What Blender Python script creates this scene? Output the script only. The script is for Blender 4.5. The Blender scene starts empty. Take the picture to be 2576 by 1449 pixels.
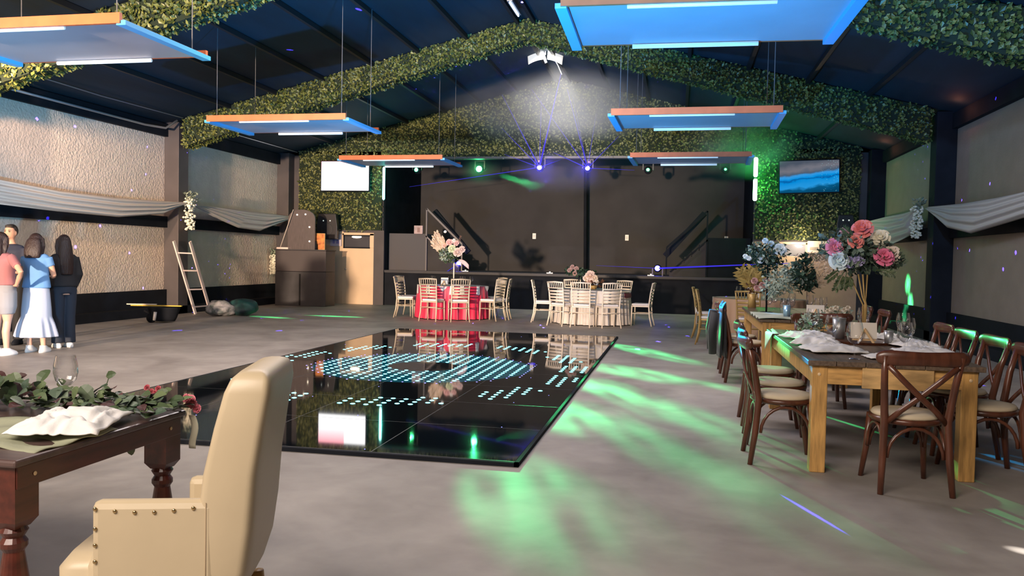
import bpy, math, random
from mathutils import Vector, Matrix, Euler
random.seed(7)
SC = bpy.context.scene
COL = SC.collection
PI = math.pi

# ------------------------------------------------------------------ camera
W, H, CH = 2576, 1449, 1.4
F, PS, TH, RO = 2085.0, .196, .0356, .0198
fw = Vector((-math.sin(PS)*math.cos(TH), math.cos(PS)*math.cos(TH), -math.sin(TH)))
rt = Vector((math.cos(PS), math.sin(PS), 0)); up = rt.cross(fw)
CR = math.cos(RO)*rt + math.sin(RO)*up
CU = -math.sin(RO)*rt + math.cos(RO)*up
cam_d = bpy.data.cameras.new('camera'); cam = bpy.data.objects.new('camera', cam_d); COL.objects.link(cam)
cam_d.sensor_width = 36; cam_d.lens = F/W*36; cam_d.clip_end = 200
cam.matrix_world = Matrix(((CR.x, CU.x, -fw.x, 0), (CR.y, CU.y, -fw.y, 0), (CR.z, CU.z, -fw.z, CH), (0, 0, 0, 1)))
SC.camera = cam

def _ray(x, y): return fw*F + CR*(x-W/2) - CU*(y-H/2)
def atZ(x, y, z=0.0):            # point seen at a pixel on a level plane
    d = _ray(x, y); return Vector((0, 0, CH)) + d*((z-CH)/d.z)
def atY(x, y, Y):                # ... on a cross wall plane
    d = _ray(x, y); return Vector((0, 0, CH)) + d*(Y/d.y)
def atX(x, y, X):
    d = _ray(x, y); return Vector((0, 0, CH)) + d*(X/d.x)

# ------------------------------------------------------------------ view, world
SC.view_settings.view_transform = 'Standard'; SC.view_settings.look = 'None'
SC.view_settings.gamma = 1; SC.view_settings.exposure = 0.0
try: SC.view_settings.use_curve_mapping = False
except Exception: pass
wd = bpy.data.worlds.new('world'); SC.world = wd; wd.use_nodes = True
wd.node_tree.nodes['Background'].inputs[0].default_value = (.25, .35, .6, 1)
wd.node_tree.nodes['Background'].inputs[1].default_value = .02

# ------------------------------------------------------------------ lights
def light(kind, name, loc, target, energy, color, size=.2, angle=90, blend=.5, sy=None):
    d = bpy.data.lights.new(name, kind); d.energy = energy; d.color = color
    if kind == 'AREA':
        d.size = size
        if sy: d.shape = 'RECTANGLE'; d.size_y = sy
    else: d.shadow_soft_size = size
    if kind == 'SPOT': d.spot_size = math.radians(angle); d.spot_blend = blend
    o = bpy.data.objects.new(name, d); COL.objects.link(o); o.location = loc
    if target is not None:
        o.rotation_euler = (Vector(target)-Vector(loc)).to_track_quat('-Z', 'Y').to_euler()
    return o

# warm work lamp far behind the camera on the left side: its low beam rakes along the left wall
light('SPOT', 'warm_work_lamp', (-6.9, -12.0, 2.1), (-9.4, 18, 2.3), 54000, (1, .72, .50), .35, 40, .7)
light('SPOT', 'added_wall_wash', (-9.4, 8.3, 4.0), (-11.2, 17.0, 3.0), 2600, (1, .60, .36), .15, 44, 1.0)  # added warm spot that lifts the left wall, no fixture there
# added soft overhead fill without fixtures, above the camera and mid hall
light('AREA', 'fill_light_front', (-3.0, -1.5, 4.6), (-3.0, 3.5, 0), 640, (1, .86, .75), 5.0, sy=2.0)
light('AREA', 'fill_light_middle', (-3.0, 9.5, 5.2), (-3.0, 9.5, 0), 430, (1, .88, .86), 5.0, sy=2.0)
# blue moving heads aimed up at the roof and the hanging panels
light('SPOT', 'blue_head_uplight', (-1.6, 4.2, .35), (-.6, 8.4, 4.2), 4600, (.0, .34, 1), .12, 78, .9)
light('SPOT', 'blue_head_uplight', (-3.4, 9.6, .15), (-3.4, 14.0, 5.9), 2600, (.0, .34, 1), .12, 120, .9)
light('SPOT', 'blue_head_uplight', (-4.2, 3.8, .3), (-5.4, 8.0, 3.7), 1000, (.02, .38, 1), .12, 70, .9)
light('SPOT', 'teal_head_uplight', (-3.6, 7.0, .15), (-3.2, 13.5, 5.6), 500, (.0, 1, .55), .1, 90, .9)
light('SPOT', 'cyan_head_wash', (-2.0, .5, .6), (-11.3, 8.9, 3.1), 6500, (.1, .55, 1), .12, 44, .7)
light('SPOT', 'cyan_head_wash', (.2, -.5, 4.7), (5.0, 10.5, 3.6), 3200, (.25, .55, 1), .2, 38, .9)

def gobo(name, loc, target, energy, color, blobs, angle=120, size=.05, soft=.9, wob=.25, wscale=6.0, dots=None, streaks=False):
    """a projector lamp: its node tree lets light out only through the pattern of its gobo"""
    o = light('SPOT', name, loc, target, energy, color, size, angle, .15)
    q = (Vector(target)-Vector(loc)).to_track_quat('-Z', 'Y'); Ri = q.to_matrix().transposed()
    def uv(P):
        l = Ri @ (Vector(P)-Vector(loc)); return Vector((l.x/-l.z, l.y/-l.z))
    d = o.data; d.use_nodes = True; nt = d.node_tree; N = nt.nodes; L = nt.links
    em = [n for n in N if n.type == 'EMISSION'][0]
    tc = N.new('ShaderNodeTexCoord'); sep = N.new('ShaderNodeSeparateXYZ'); L.new(tc.outputs['Normal'], sep.inputs[0])
    def M(op, a, b=None, c=None):
        m = N.new('ShaderNodeMath'); m.operation = op
        for i, v in enumerate((a, b, c)):
            if v is None: continue
            if isinstance(v, (int, float)): m.inputs[i].default_value = v
            else: L.new(v, m.inputs[i])
        return m.outputs[0]
    az = M('ABSOLUTE', sep.outputs[2])
    u = M('DIVIDE', sep.outputs[0], az); v = M('DIVIDE', sep.outputs[1], az)
    tot = None
    if blobs:
        comb = N.new('ShaderNodeCombineXYZ'); L.new(u, comb.inputs[0]); L.new(v, comb.inputs[1])
        nz = N.new('ShaderNodeTexNoise'); nz.inputs['Scale'].default_value = wscale*4; nz.inputs['Detail'].default_value = 3
        L.new(comb.outputs[0], nz.inputs['Vector'])
        nv = M('SUBTRACT', nz.outputs[0], .5)
        for (c, a, b, amp) in blobs:      # centre and two half axes, as points in the room
            C0 = uv(c); A = uv(a)-C0; B = uv(b)-C0
            det = A.x*B.y-A.y*B.x
            if abs(det) < 1e-9: continue
            m = ((B.y/det, -B.x/det), (-A.y/det, A.x/det))
            du = M('SUBTRACT', u, C0.x); dv = M('SUBTRACT', v, C0.y)
            s = M('ADD', M('MULTIPLY', du, m[0][0]), M('MULTIPLY', dv, m[0][1]))
            t = M('ADD', M('MULTIPLY', du, m[1][0]), M('MULTIPLY', dv, m[1][1]))
            r2 = M('ADD', M('MULTIPLY', s, s), M('MULTIPLY', t, t))
            r2 = M('MULTIPLY_ADD', nv, wob*8, r2)
            g = M('SMOOTH_MAX', M('MULTIPLY_ADD', r2, -1.0/(1+soft), (1.2+soft)/(1+soft)-.1), 0.0, .05)
            g = M('MULTIPLY', M('MINIMUM', g, 1.0), amp)
            tot = g if tot is None else M('ADD', tot, g)
        if streaks:
            n2 = N.new('ShaderNodeTexNoise'); n2.inputs['Scale'].default_value = wscale*11; n2.inputs['Detail'].default_value = 2; L.new(comb.outputs[0], n2.inputs['Vector'])
            tot = M('MULTIPLY', tot, M('MINIMUM', M('MAXIMUM', M('MULTIPLY_ADD', n2.outputs[0], 4.5, -1.45), .12), 1.25))
    if dots:
        comb2 = N.new('ShaderNodeCombineXYZ'); L.new(u, comb2.inputs[0]); L.new(v, comb2.inputs[1])
        vo = N.new('ShaderNodeTexVoronoi'); vo.voronoi_dimensions = '2D'; vo.inputs['Scale'].default_value = dots[0]; L.new(comb2.outputs[0], vo.inputs['Vector'])
        g = M('LESS_THAN', vo.outputs['Distance'], dots[1]); g = M('MULTIPLY', g, dots[2])
        tot = g if tot is None else M('ADD', tot, g)
    L.new(tot, em.inputs['Strength'])
    return o

def floor_blob(x1, y1, x2, y2, w, amp=1.0, z=0.0):
    a = atZ(x1, y1, z); b = atZ(x2, y2, z); c = (a+b)/2; d = (b-c); n = Vector((-d.y, d.x, 0)).normalized()*w
    return (c, c+d, c+n, amp)

G1 = atY(1205, 425, 22.3)
green_blobs = [floor_blob(*b) for b in (
    (1530, 862, 1735, 912, .22, 1.0), (1490, 915, 1715, 962, .30, 1.3), (1440, 950, 1560, 990, .3, .8),
    (1375, 1010, 1545, 1095, .42, .8), (1500, 965, 1900, 1115, .30, 1.2), (1600, 1085, 1880, 1225, .36, .6),
    (1290, 1160, 1560, 1449, .42, .28), (1800, 1205, 2230, 1420, .34, .42), (1700, 950, 1890, 990, .14, 1.0),
    (2060, 1030, 2190, 1085, .12, 1.5), (630, 795, 725, 801, .12, .5), (775, 793, 900, 798, .12, .4),
    (1040, 868, 1120, 880, .1, .3), (1940, 1130, 2080, 1200, .2, .5))]
green_blobs += [floor_blob(1925, 822, 2010, 868, .18, 2.2, .76), floor_blob(1930, 975, 2010, 925, .14, 1.1, .47)]
for (x, y, w) in ((2430, 838, .09), (2505, 855, .09)):
    c = atX(x, y, 2.33); green_blobs.append((c, c+Vector((0, .22, 0)), c+Vector((0, 0, .09)), 3.5))
for (x, y) in ((2271, 712), (2277, 758), (2272, 800)):
    c = atX(x, y, 4.95); green_blobs.append((c, c+Vector((0, .16, 0)), c+Vector((0, 0, .16)), 3.2))
gobo('green_gobo_lamp', G1, (-.5, 10.0, 0), 34000, (.06, 1, .30), green_blobs, 150, streaks=True)
cyan_blobs = []
for P_, s_ in (((.52, 6.15, .85), .2), ((.52, 6.7, .85), .16), ((.56, 10.1, .85), .25), ((1.2, 10.8, .9), .08)):
    c = Vector(P_); cyan_blobs.append((c, c+Vector((0, s_, 0)), c+Vector((0, 0, .16)), 1.8))
gobo('blue_gobo_lamp', (-5.2, 21.0, 3.9), (.5, 8, .8), 26000, (.0, .42, 1), cyan_blobs, 60, wob=.1)
LZ = atY(1357, 421, 22.2)
s0, s1 = atZ(1968, 1247), atZ(2125, 1340); sc_ = (s0+s1)/2; sd = s1-sc_
streak = [(sc_, s1, sc_+Vector((-sd.y, sd.x, 0)).normalized()*.012, 60.0)]
gobo('blue_laser_gobo', LZ, (-3, 9, 0.5), 9000, (.05, .03, 1), streak, 150, .004, soft=.3, wob=.02, dots=(5.0, .018, 24.0))
wc = atZ(2580, 1388); gobo('white_leak_lamp', (6.0-1.3, 4.2, 3.6), tuple(wc), 3000, (1, .95, .88),
    [(wc, wc+(atZ(2528, 1376)-wc), wc+Vector((.02, .05, 0)), 1.0)], 40, .01, soft=.2, wob=.02)

# ------------------------------------------------------------------ tagging
def tag(o, label=None, cat=None, group=None, kind=None):
    if label: o['label'] = label
    if cat: o['category'] = cat
    if group: o['group'] = group
    if kind: o['kind'] = kind
    return o
def empty(name, loc, rz=0, label=None, cat=None, group=None):
    o = bpy.data.objects.new(name, None); COL.objects.link(o); o.location = loc; o.rotation_euler = (0, 0, rz)
    o.empty_display_size = .1
    return tag(o, label, cat, group)
def kids(o): return [c for c in bpy.data.objects if c.parent == o]
def copy_tree(o, parent=None):
    ch = kids(o); c = o.copy(); COL.objects.link(c)
    if parent is not None: c.parent = parent
    for k in ch: copy_tree(k, c)
    return c

# ------------------------------------------------------------------ materials
_M = {}
def mat(name, col, rough=.6, metal=0, var=0, vscale=8, bump=0, bscale=40, emit=None, es=0, col2=None, spec=.5, stretch=None, trans=0, coat=0, sheen=0):
    if name in _M: return _M[name]
    m = bpy.data.materials.new(name); m.use_nodes = True; nt = m.node_tree; N = nt.nodes; L = nt.links
    b = N['Principled BSDF']; b.inputs['Roughness'].default_value = rough; b.inputs['Metallic'].default_value = metal
    b.inputs['Base Color'].default_value = (*col, 1); b.inputs['Specular IOR Level'].default_value = spec
    if trans: b.inputs['Transmission Weight'].default_value = trans
    if coat: b.inputs['Coat Weight'].default_value = coat; b.inputs['Coat Roughness'].default_value = .15
    if sheen: b.inputs['Sheen Weight'].default_value = sheen
    vec = None
    if var or bump or col2:
        tc = N.new('ShaderNodeTexCoord'); mp = N.new('ShaderNodeMapping'); L.new(tc.outputs['Object'], mp.inputs[0])
        if stretch: mp.inputs['Scale'].default_value = stretch
        vec = mp.outputs[0]
    if var or col2:
        nz = N.new('ShaderNodeTexNoise'); nz.inputs['Scale'].default_value = vscale; nz.inputs['Detail'].default_value = 5
        L.new(vec, nz.inputs['Vector'])
        cr = N.new('ShaderNodeValToRGB'); L.new(nz.outputs[0], cr.inputs[0])
        c2 = col2 or tuple(max(0, c*(1-var)) for c in col); c1 = col if col2 else tuple(min(1, c*(1+var)) for c in col)
        cr.color_ramp.elements[0].position = .33; cr.color_ramp.elements[1].position = .67
        cr.color_ramp.elements[0].color = (*c2, 1); cr.color_ramp.elements[1].color = (*c1, 1)
        L.new(cr.outputs[0], b.inputs['Base Color'])
    if bump:
        n2 = N.new('ShaderNodeTexNoise'); n2.inputs['Scale'].default_value = bscale; n2.inputs['Detail'].default_value = 4
        L.new(vec, n2.inputs['Vector']); bp = N.new('ShaderNodeBump'); bp.inputs['Strength'].default_value = bump
        bp.inputs['Distance'].default_value = .02; L.new(n2.outputs[0], bp.inputs['Height']); L.new(bp.outputs[0], b.inputs['Normal'])
    if emit is not None:
        b.inputs['Emission Color'].default_value = (*emit, 1); b.inputs['Emission Strength'].default_value = es
    _M[name] = m
    return m

def mat_glass(name, tint=(1, 1, 1)):
    if name in _M: return _M[name]
    m = bpy.data.materials.new(name); m.use_nodes = True; nt = m.node_tree; N = nt.nodes; L = nt.links
    for n in list(N): N.remove(n)
    out = N.new('ShaderNodeOutputMaterial'); mx = N.new('ShaderNodeMixShader'); tr = N.new('ShaderNodeBsdfTransparent'); gl = N.new('ShaderNodeBsdfGlossy')
    lw = N.new('ShaderNodeLayerWeight'); lw.inputs[0].default_value = .35
    tr.inputs[0].default_value = (*tint, 1); gl.inputs['Roughness'].default_value = .03
    L.new(lw.outputs['Facing'], mx.inputs[0]); L.new(tr.outputs[0], mx.inputs[1]); L.new(gl.outputs[0], mx.inputs[2]); L.new(mx.outputs[0], out.inputs[0])
    _M[name] = m
    return m

def leafmat(name, ca, cb, rough=.5):
    """leaf colour varies leaf by leaf (random per mesh island)"""
    if name in _M: return _M[name]
    m = bpy.data.materials.new(name); m.use_nodes = True; nt = m.node_tree; N = nt.nodes; L = nt.links
    b = N['Principled BSDF']; b.inputs['Roughness'].default_value = rough
    g = N.new('ShaderNodeNewGeometry'); cr = N.new('ShaderNodeValToRGB'); L.new(g.outputs['Random Per Island'], cr.inputs[0])
    cr.color_ramp.elements[0].color = (*ca, 1); cr.color_ramp.elements[1].color = (*cb, 1); L.new(cr.outputs[0], b.inputs['Base Color'])
    _M[name] = m
    return m

# ------------------------------------------------------------------ mesh builder
class MB:
    def __init__(s): s.v = []; s.f = []; s.m = []; s.mi = 0
    def add(s, vs, fs):
        n = len(s.v); s.v += [tuple(v) for v in vs]; s.f += [tuple(i+n for i in f) for f in fs]; s.m += [s.mi]*len(fs); return s
    def box(s, x0, x1, y0, y1, z0, z1):
        return s.add([(x0, y0, z0), (x1, y0, z0), (x1, y1, z0), (x0, y1, z0), (x0, y0, z1), (x1, y0, z1), (x1, y1, z1), (x0, y1, z1)],
                     [(0, 3, 2, 1), (4, 5, 6, 7), (0, 1, 5, 4), (1, 2, 6, 5), (2, 3, 7, 6), (3, 0, 4, 7)])
    def beam(s, a, b, w, h, upv=(0, 0, 1), w2=None, h2=None):
        a = Vector(a); b = Vector(b); d = (b-a).normalized(); u = Vector(upv)
        if abs(d.dot(u)) > .98: u = Vector((0, 1, 0))
        r = d.cross(u).normalized(); u = r.cross(d)
        w2 = w if w2 is None else w2; h2 = h if h2 is None else h2
        vs = [a-r*w/2-u*h/2, a+r*w/2-u*h/2, a+r*w/2+u*h/2, a-r*w/2+u*h/2, b-r*w2/2-u*h2/2, b+r*w2/2-u*h2/2, b+r*w2/2+u*h2/2, b-r*w2/2+u*h2/2]
        return s.add(vs, [(0, 1, 2, 3), (7, 6, 5, 4), (0, 4, 5, 1), (1, 5, 6, 2), (2, 6, 7, 3), (3, 7, 4, 0)])
    def tube(s, pts, rad, n=8, cap=True, flat=None, ref=None):
        pts = [Vector(p) for p in pts]; k = len(pts)
        if isinstance(rad, (int, float)): rad = [rad]*k
        vs = []; prev = None
        for i, p in enumerate(pts):
            d = (pts[min(i+1, k-1)]-pts[max(i-1, 0)]).normalized()
            if prev is None:
                u = Vector(ref) if ref else Vector((0, 0, 1))
                if abs(d.dot(u)) > .95: u = Vector((0, 1, 0)) if abs(d.y) < .9 else Vector((1, 0, 0))
            else: u = prev
            r = d.cross(u).normalized(); u = r.cross(d).normalized(); prev = u
            ra = rad[i]; rx, ry = (ra if isinstance(ra, (tuple, list)) else (ra, ra))
            for j in range(n):
                a = 2*PI*j/n; vs.append(p+r*math.cos(a)*rx+u*math.sin(a)*ry)
        fs = []
        for i in range(k-1):
            for j in range(n):
                j2 = (j+1) % n; fs.append((i*n+j, i*n+j2, (i+1)*n+j2, (i+1)*n+j))
        if cap: fs += [tuple(range(n))[::-1], tuple((k-1)*n+j for j in range(n))]
        return s.add(vs, fs)
    def lathe(s, prof, c=(0, 0, 0), n=20, cap=True, fn=None):
        vs = []; k = len(prof)
        for (r, z) in prof:
            for j in range(n):
                a = 2*PI*j/n; rr = r*(fn(a, z) if fn else 1); vs.append((c[0]+rr*math.cos(a), c[1]+rr*math.sin(a), c[2]+z))
        fs = []
        for i in range(k-1):
            for j in range(n):
                j2 = (j+1) % n; fs.append((i*n+j, i*n+j2, (i+1)*n+j2, (i+1)*n+j))
        if cap:
            if prof[0][0] > 1e-4: fs.append(tuple(range(n))[::-1])
            if prof[-1][0] > 1e-4: fs.append(tuple((k-1)*n+j for j in range(n)))
        return s.add(vs, fs)
    def ell(s, c, r, n=12, m=8, M=None):
        if isinstance(r, (int, float)): r = (r, r, r)
        vs = []
        for i in range(m+1):
            t = PI*i/m
            for j in range(n):
                a = 2*PI*j/n
                p = Vector((math.sin(t)*math.cos(a)*r[0], math.sin(t)*math.sin(a)*r[1], math.cos(t)*r[2]))
                if M: p = M @ p
                vs.append(p+Vector(c))
        fs = [(i*n+j, (i+1)*n+j, (i+1)*n+(j+1) % n, i*n+(j+1) % n) for i in range(m) for j in range(n)]
        return s.add(vs, fs)
    def ringloft(s, rings, n=20, cap=True):
        """rings: (cx,cy,cz,rx,ry[,rz]) horizontal ellipses"""
        vs = []
        for r in rings:
            ro = r[5] if len(r) > 5 else 0
            for j in range(n):
                a = 2*PI*j/n; x = math.cos(a)*r[3]; y = math.sin(a)*r[4]
                vs.append((r[0]+x*math.cos(ro)-y*math.sin(ro), r[1]+x*math.sin(ro)+y*math.cos(ro), r[2]))
        fs = []
        k = len(rings)
        for i in range(k-1):
            for j in range(n):
                j2 = (j+1) % n; fs.append((i*n+j, i*n+j2, (i+1)*n+j2, (i+1)*n+j))
        if cap: fs += [tuple(range(n))[::-1], tuple((k-1)*n+j for j in range(n))]
        return s.add(vs, fs)
    def grid(s, fn, nu, nv):
        vs = [fn(i/nu, j/nv) for i in range(nu+1) for j in range(nv+1)]
        w = nv+1
        return s.add(vs, [(i*w+j, (i+1)*w+j, (i+1)*w+j+1, i*w+j+1) for i in range(nu) for j in range(nv)])
    def prism(s, poly, y0, y1, axis='y'):
        """poly in (x,z), extruded along y (or (y,z) along x)"""
        n = len(poly)
        if axis == 'y': vs = [(p[0], y0, p[1]) for p in poly]+[(p[0], y1, p[1]) for p in poly]
        elif axis == 'x': vs = [(y0, p[0], p[1]) for p in poly]+[(y1, p[0], p[1]) for p in poly]
        else: vs = [(p[0], p[1], y0) for p in poly]+[(p[0], p[1], y1) for p in poly]
        return s.add(vs, [tuple(range(n)), tuple(range(2*n-1, n-1, -1))]+[(i, i+n, (i+1) % n+n, (i+1) % n) for i in range(n)])
    def build(s, name, m=None, parent=None, smooth=False, bevel=0, solid=0, remesh=0, sub=0, loc=None):
        me = bpy.data.meshes.new(name); me.from_pydata(s.v, [], s.f); me.update()
        ms = m if isinstance(m, (list, tuple)) else [m]
        for x in ms:
            if x: me.materials.append(x)
        if len(ms) > 1: me.polygons.foreach_set('material_index', s.m)
        if smooth: me.polygons.foreach_set('use_smooth', [True]*len(me.polygons))
        o = bpy.data.objects.new(name, me); COL.objects.link(o)
        if parent is not None: o.parent = parent
        if loc: o.location = loc
        if solid:
            q = o.modifiers.new('thick', 'SOLIDIFY'); q.thickness = solid; q.offset = 0
        if remesh:
            q = o.modifiers.new('blend', 'REMESH'); q.mode = 'VOXEL'; q.voxel_size = remesh; q.use_smooth_shade = True
            q = o.modifiers.new('soft', 'SMOOTH'); q.factor = .6; q.iterations = 4
        if sub:
            q = o.modifiers.new('sub', 'SUBSURF'); q.levels = sub; q.render_levels = sub
        if bevel:
            q = o.modifiers.new('edge', 'BEVEL'); q.width = bevel; q.segments = 2; q.limit_method = 'ANGLE'
        return o
def struct(name, mb, m, **k):
    o = mb.build(name, m, **k); o['kind'] = 'structure'; return o

# ------------------------------------------------------------------ palette
M_black = mat('matte black paint', (.010, .012, .017), .8, var=.2, vscale=3, spec=.15)
M_dark = mat('dark plum paint', (.055, .048, .052), .6, var=.15, vscale=2)
M_stage = mat('charcoal stage wall', (.028, .025, .026), .75, var=.25, vscale=1.2)
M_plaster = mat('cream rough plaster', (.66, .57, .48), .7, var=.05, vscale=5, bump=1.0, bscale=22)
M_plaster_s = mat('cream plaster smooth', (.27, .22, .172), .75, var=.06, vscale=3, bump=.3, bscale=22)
M_ceil = mat('navy tent fabric', (.006, .018, .030), .8, var=.3, vscale=2.0, bump=.35, bscale=5, stretch=(1, .25, 1))
M_cream = mat('cream door paint', (.62, .46, .30), .5, var=.04, vscale=3)
M_steel = mat('galvanised metal', (.45, .46, .48), .4, .8)
M_wood = mat('honey pine', (.52, .29, .09), .5, var=.3, vscale=5, stretch=(8, 8, 1), bump=.05)
M_woodx = mat('honey pine rail', (.55, .31, .10), .5, var=.35, vscale=5, stretch=(1, 8, 8), bump=.05)
M_walnut = mat('walnut bentwood', (.10, .032, .016), .32, var=.3, vscale=6, stretch=(4, 4, 1), coat=.3)
M_top = mat('weathered grey brown boards', (.12, .082, .056), .45, var=.35, vscale=6, stretch=(8, 1, 8), bump=.1)
M_mahog = mat('mahogany stain', (.075, .015, .008), .38, var=.35, vscale=5, stretch=(6, 1, 6), coat=.2)
M_mahogt = mat('dark mahogany top', (.075, .045, .04), .4, var=.3, vscale=5, stretch=(1, 6, 6), coat=.2)
M_pad = mat('cream seat pad', (.62, .52, .36), .7, var=.06)
M_leather = mat('cream leather', (.50, .405, .265), .42, var=.04, vscale=3, bump=.05, bscale=14)
M_white = mat('white linen', (.74, .72, .70), .8, bump=.1, bscale=60)
M_red = mat('red satin', (.62, .014, .07), .5, sheen=.3)
M_whitew = mat('white lacquer', (.80, .69, .56), .4)
M_gold = mat('gold lacquer', (.50, .33, .12), .4, .2)
M_silverc = mat('champagne lacquer', (.52, .44, .33), .4, .1)
M_brass = mat('brass', (.55, .40, .20), .25, 1)
M_glass = mat_glass('clear glass')
M_leaf = leafmat('boxwood leaves', (.025, .05, .010), (.19, .20, .05), .45)
M_leafh = leafmat('hedge leaves', (.05, .07, .018), (.25, .26, .09), .5)
M_leafb = mat('hedge backing', (.01, .02, .008), .9)
M_drape = mat('sheer drape', (.50, .49, .47), .8, bump=.1, bscale=20)

# ------------------------------------------------------------------ room
XL, XR, XC = -11.35, 5.05, -3.15
YF, YB, YS = -14.0, 22.5, 26.0
def zroof(x): return 6.31 - .249*abs(x-XC)

def mat_floor():
    m = bpy.data.materials.new('polished concrete'); m.use_nodes = True; nt = m.node_tree; N = nt.nodes; L = nt.links
    b = N['Principled BSDF']; tc = N.new('ShaderNodeTexCoord')
    def noise(sc, det, dist=0):
        n = N.new('ShaderNodeTexNoise'); n.inputs['Scale'].default_value = sc; n.inputs['Detail'].default_value = det
        n.inputs['Distortion'].default_value = dist; L.new(tc.outputs['Object'], n.inputs['Vector']); return n
    n1 = noise(.9, 8, .8); n2 = noise(5, 6, .3)
    mx = N.new('ShaderNodeMath'); mx.operation = 'MULTIPLY_ADD'; mx.inputs[1].default_value = .35; L.new(n2.outputs[0], mx.inputs[0]); L.new(n1.outputs[0], mx.inputs[2])
    cr = N.new('ShaderNodeValToRGB'); L.new(mx.outputs[0], cr.inputs[0])
    e = cr.color_ramp.elements; e[0].position = .45; e[0].color = (.225, .20, .18, 1); e[1].position = .95; e[1].color = (.42, .385, .35, 1)
    L.new(cr.outputs[0], b.inputs['Base Color']); b.inputs['Roughness'].default_value = .55; b.inputs['Specular IOR Level'].default_value = .35
    n3 = noise(14, 5); bp = N.new('ShaderNodeBump'); bp.inputs['Strength'].default_value = .08; L.new(n3.outputs[0], bp.inputs['Height']); L.new(bp.outputs[0], b.inputs['Normal'])
    return m
struct('floor', MB().box(XL-.3, XR+.3, YF-.2, YB+.1, -.15, 0), mat_floor())
# roof: two sloping fabric sheets
c_ = MB()
t_ = .08
c_.add([(XL-.3, YF-.2, zroof(XL-.3)), (XC, YF-.2, 6.31), (XR+.3, YF-.2, zroof(XR+.3)), (XL-.3, YS+.3, zroof(XL-.3)), (XC, YS+.3, 6.31), (XR+.3, YS+.3, zroof(XR+.3)),
        (XL-.3, YF-.2, zroof(XL-.3)+t_), (XC, YF-.2, 6.31+t_), (XR+.3, YF-.2, zroof(XR+.3)+t_), (XL-.3, YS+.3, zroof(XL-.3)+t_), (XC, YS+.3, 6.31+t_), (XR+.3, YS+.3, zroof(XR+.3)+t_)],
       [(0, 3, 4, 1), (1, 4, 5, 2), (6, 7, 10, 9), (7, 8, 11, 10), (0, 1, 7, 6), (1, 2, 8, 7), (3, 9, 10, 4), (4, 10, 11, 5), (0, 6, 9, 3), (2, 5, 11, 8)])
struct('ceiling', c_, M_ceil)
k_ = 1
M_purlin = mat('black purlin', (.006, .008, .012), .6)
for s_ in (-1, 1):
    for dx in (.17, 1.25, 2.29, 3.28, 4.4, 5.5, 6.6):
        x = XC+s_*dx; z = zroof(x)-.045
        struct('trim_%d' % k_, MB().box(x-.035, x+.035, YF, YB-.1, z-.045, z+.04), M_purlin); k_ += 1
# side walls: plaster infill between dark frame members, with a kerb at the foot
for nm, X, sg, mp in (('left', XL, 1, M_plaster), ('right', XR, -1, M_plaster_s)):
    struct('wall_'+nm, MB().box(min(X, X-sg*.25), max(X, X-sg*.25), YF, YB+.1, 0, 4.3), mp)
    w = MB()
    for (z0, z1, t) in ((3.97, 4.25, .10), (1.94, 2.19, .09), (.0, .55, .08)):
        w.box(min(X, X+sg*t), max(X, X+sg*t), YF, YB, z0, z1)
    struct('trim_%d' % k_, w, M_black); k_ += 1
    struct('baseboard_'+nm, MB().box(min(X+sg*.08, X+sg*.36), max(X+sg*.08, X+sg*.36), YF, YB, 0, .18), M_black)
    for Y in (-12.1, -6.3, -.5, 5.2, 10.95, 16.8, 22.15):
        xa, xb = (X, X+sg*.36)
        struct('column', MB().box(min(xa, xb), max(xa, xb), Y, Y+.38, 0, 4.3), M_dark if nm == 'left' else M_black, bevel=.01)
struct('wall_front', MB().box(XL, XR, YF-.2, YF, 0, 6.3), M_plaster_s)
# back wall round the stage opening
OX0, OX1, OZ = -8.25, 1.93, 4.16
w = MB()
w.box(XL, OX0, YB, YB+.15, 0, 4.4); w.box(OX1, XR, YB, YB+.15, 0, 4.4)
w.prism([(XL, 4.4), (XL, zroof(XL)), (XC, 6.31), (XR, zroof(XR)), (XR, 4.4), (OX1, OZ), (OX0, OZ)], YB, YB+.15)
struct('wall_back', w, M_dark)
struct('wall_stage_back', MB().box(OX0-.1, OX1+.1, YS, YS+.1, 0, 6.3), M_stage)
struct('wall_stage_left', MB().box(OX0-.1, OX0, YB+.15, YS, 0, 5.2), M_black)
struct('wall_stage_right', MB().box(OX1, OX1+.1, YB+.15, YS, 0, 5.2), M_black)
M_deck = mat('stage deck paint', (.035, .037, .045), .6, var=.2, vscale=2)
stg = empty('stage_platform', ((OX0+OX1)/2, YB, 0), 0, 'low black stage platform across the back opening', 'stage')
def loc_to(parent, mb):
    p = parent.location; mb.v = [(v[0]-p.x, v[1]-p.y, v[2]-p.z) for v in mb.v]; return mb
loc_to(stg, MB().box(OX0, OX1, YB+.02, YS, .93, 1.0)).build('deck', M_deck, stg)
loc_to(stg, MB().box(OX0, OX1, YB+.05, YB+.1, 0, .93)).build('front_panel', M_black, stg)
loc_to(stg, MB().box(OX0, OX1, YB-.0, YB+.02, .955, 1.0)).build('edge_strip', mat('deck edge', (.03, .03, .038), .6), stg)

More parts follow.
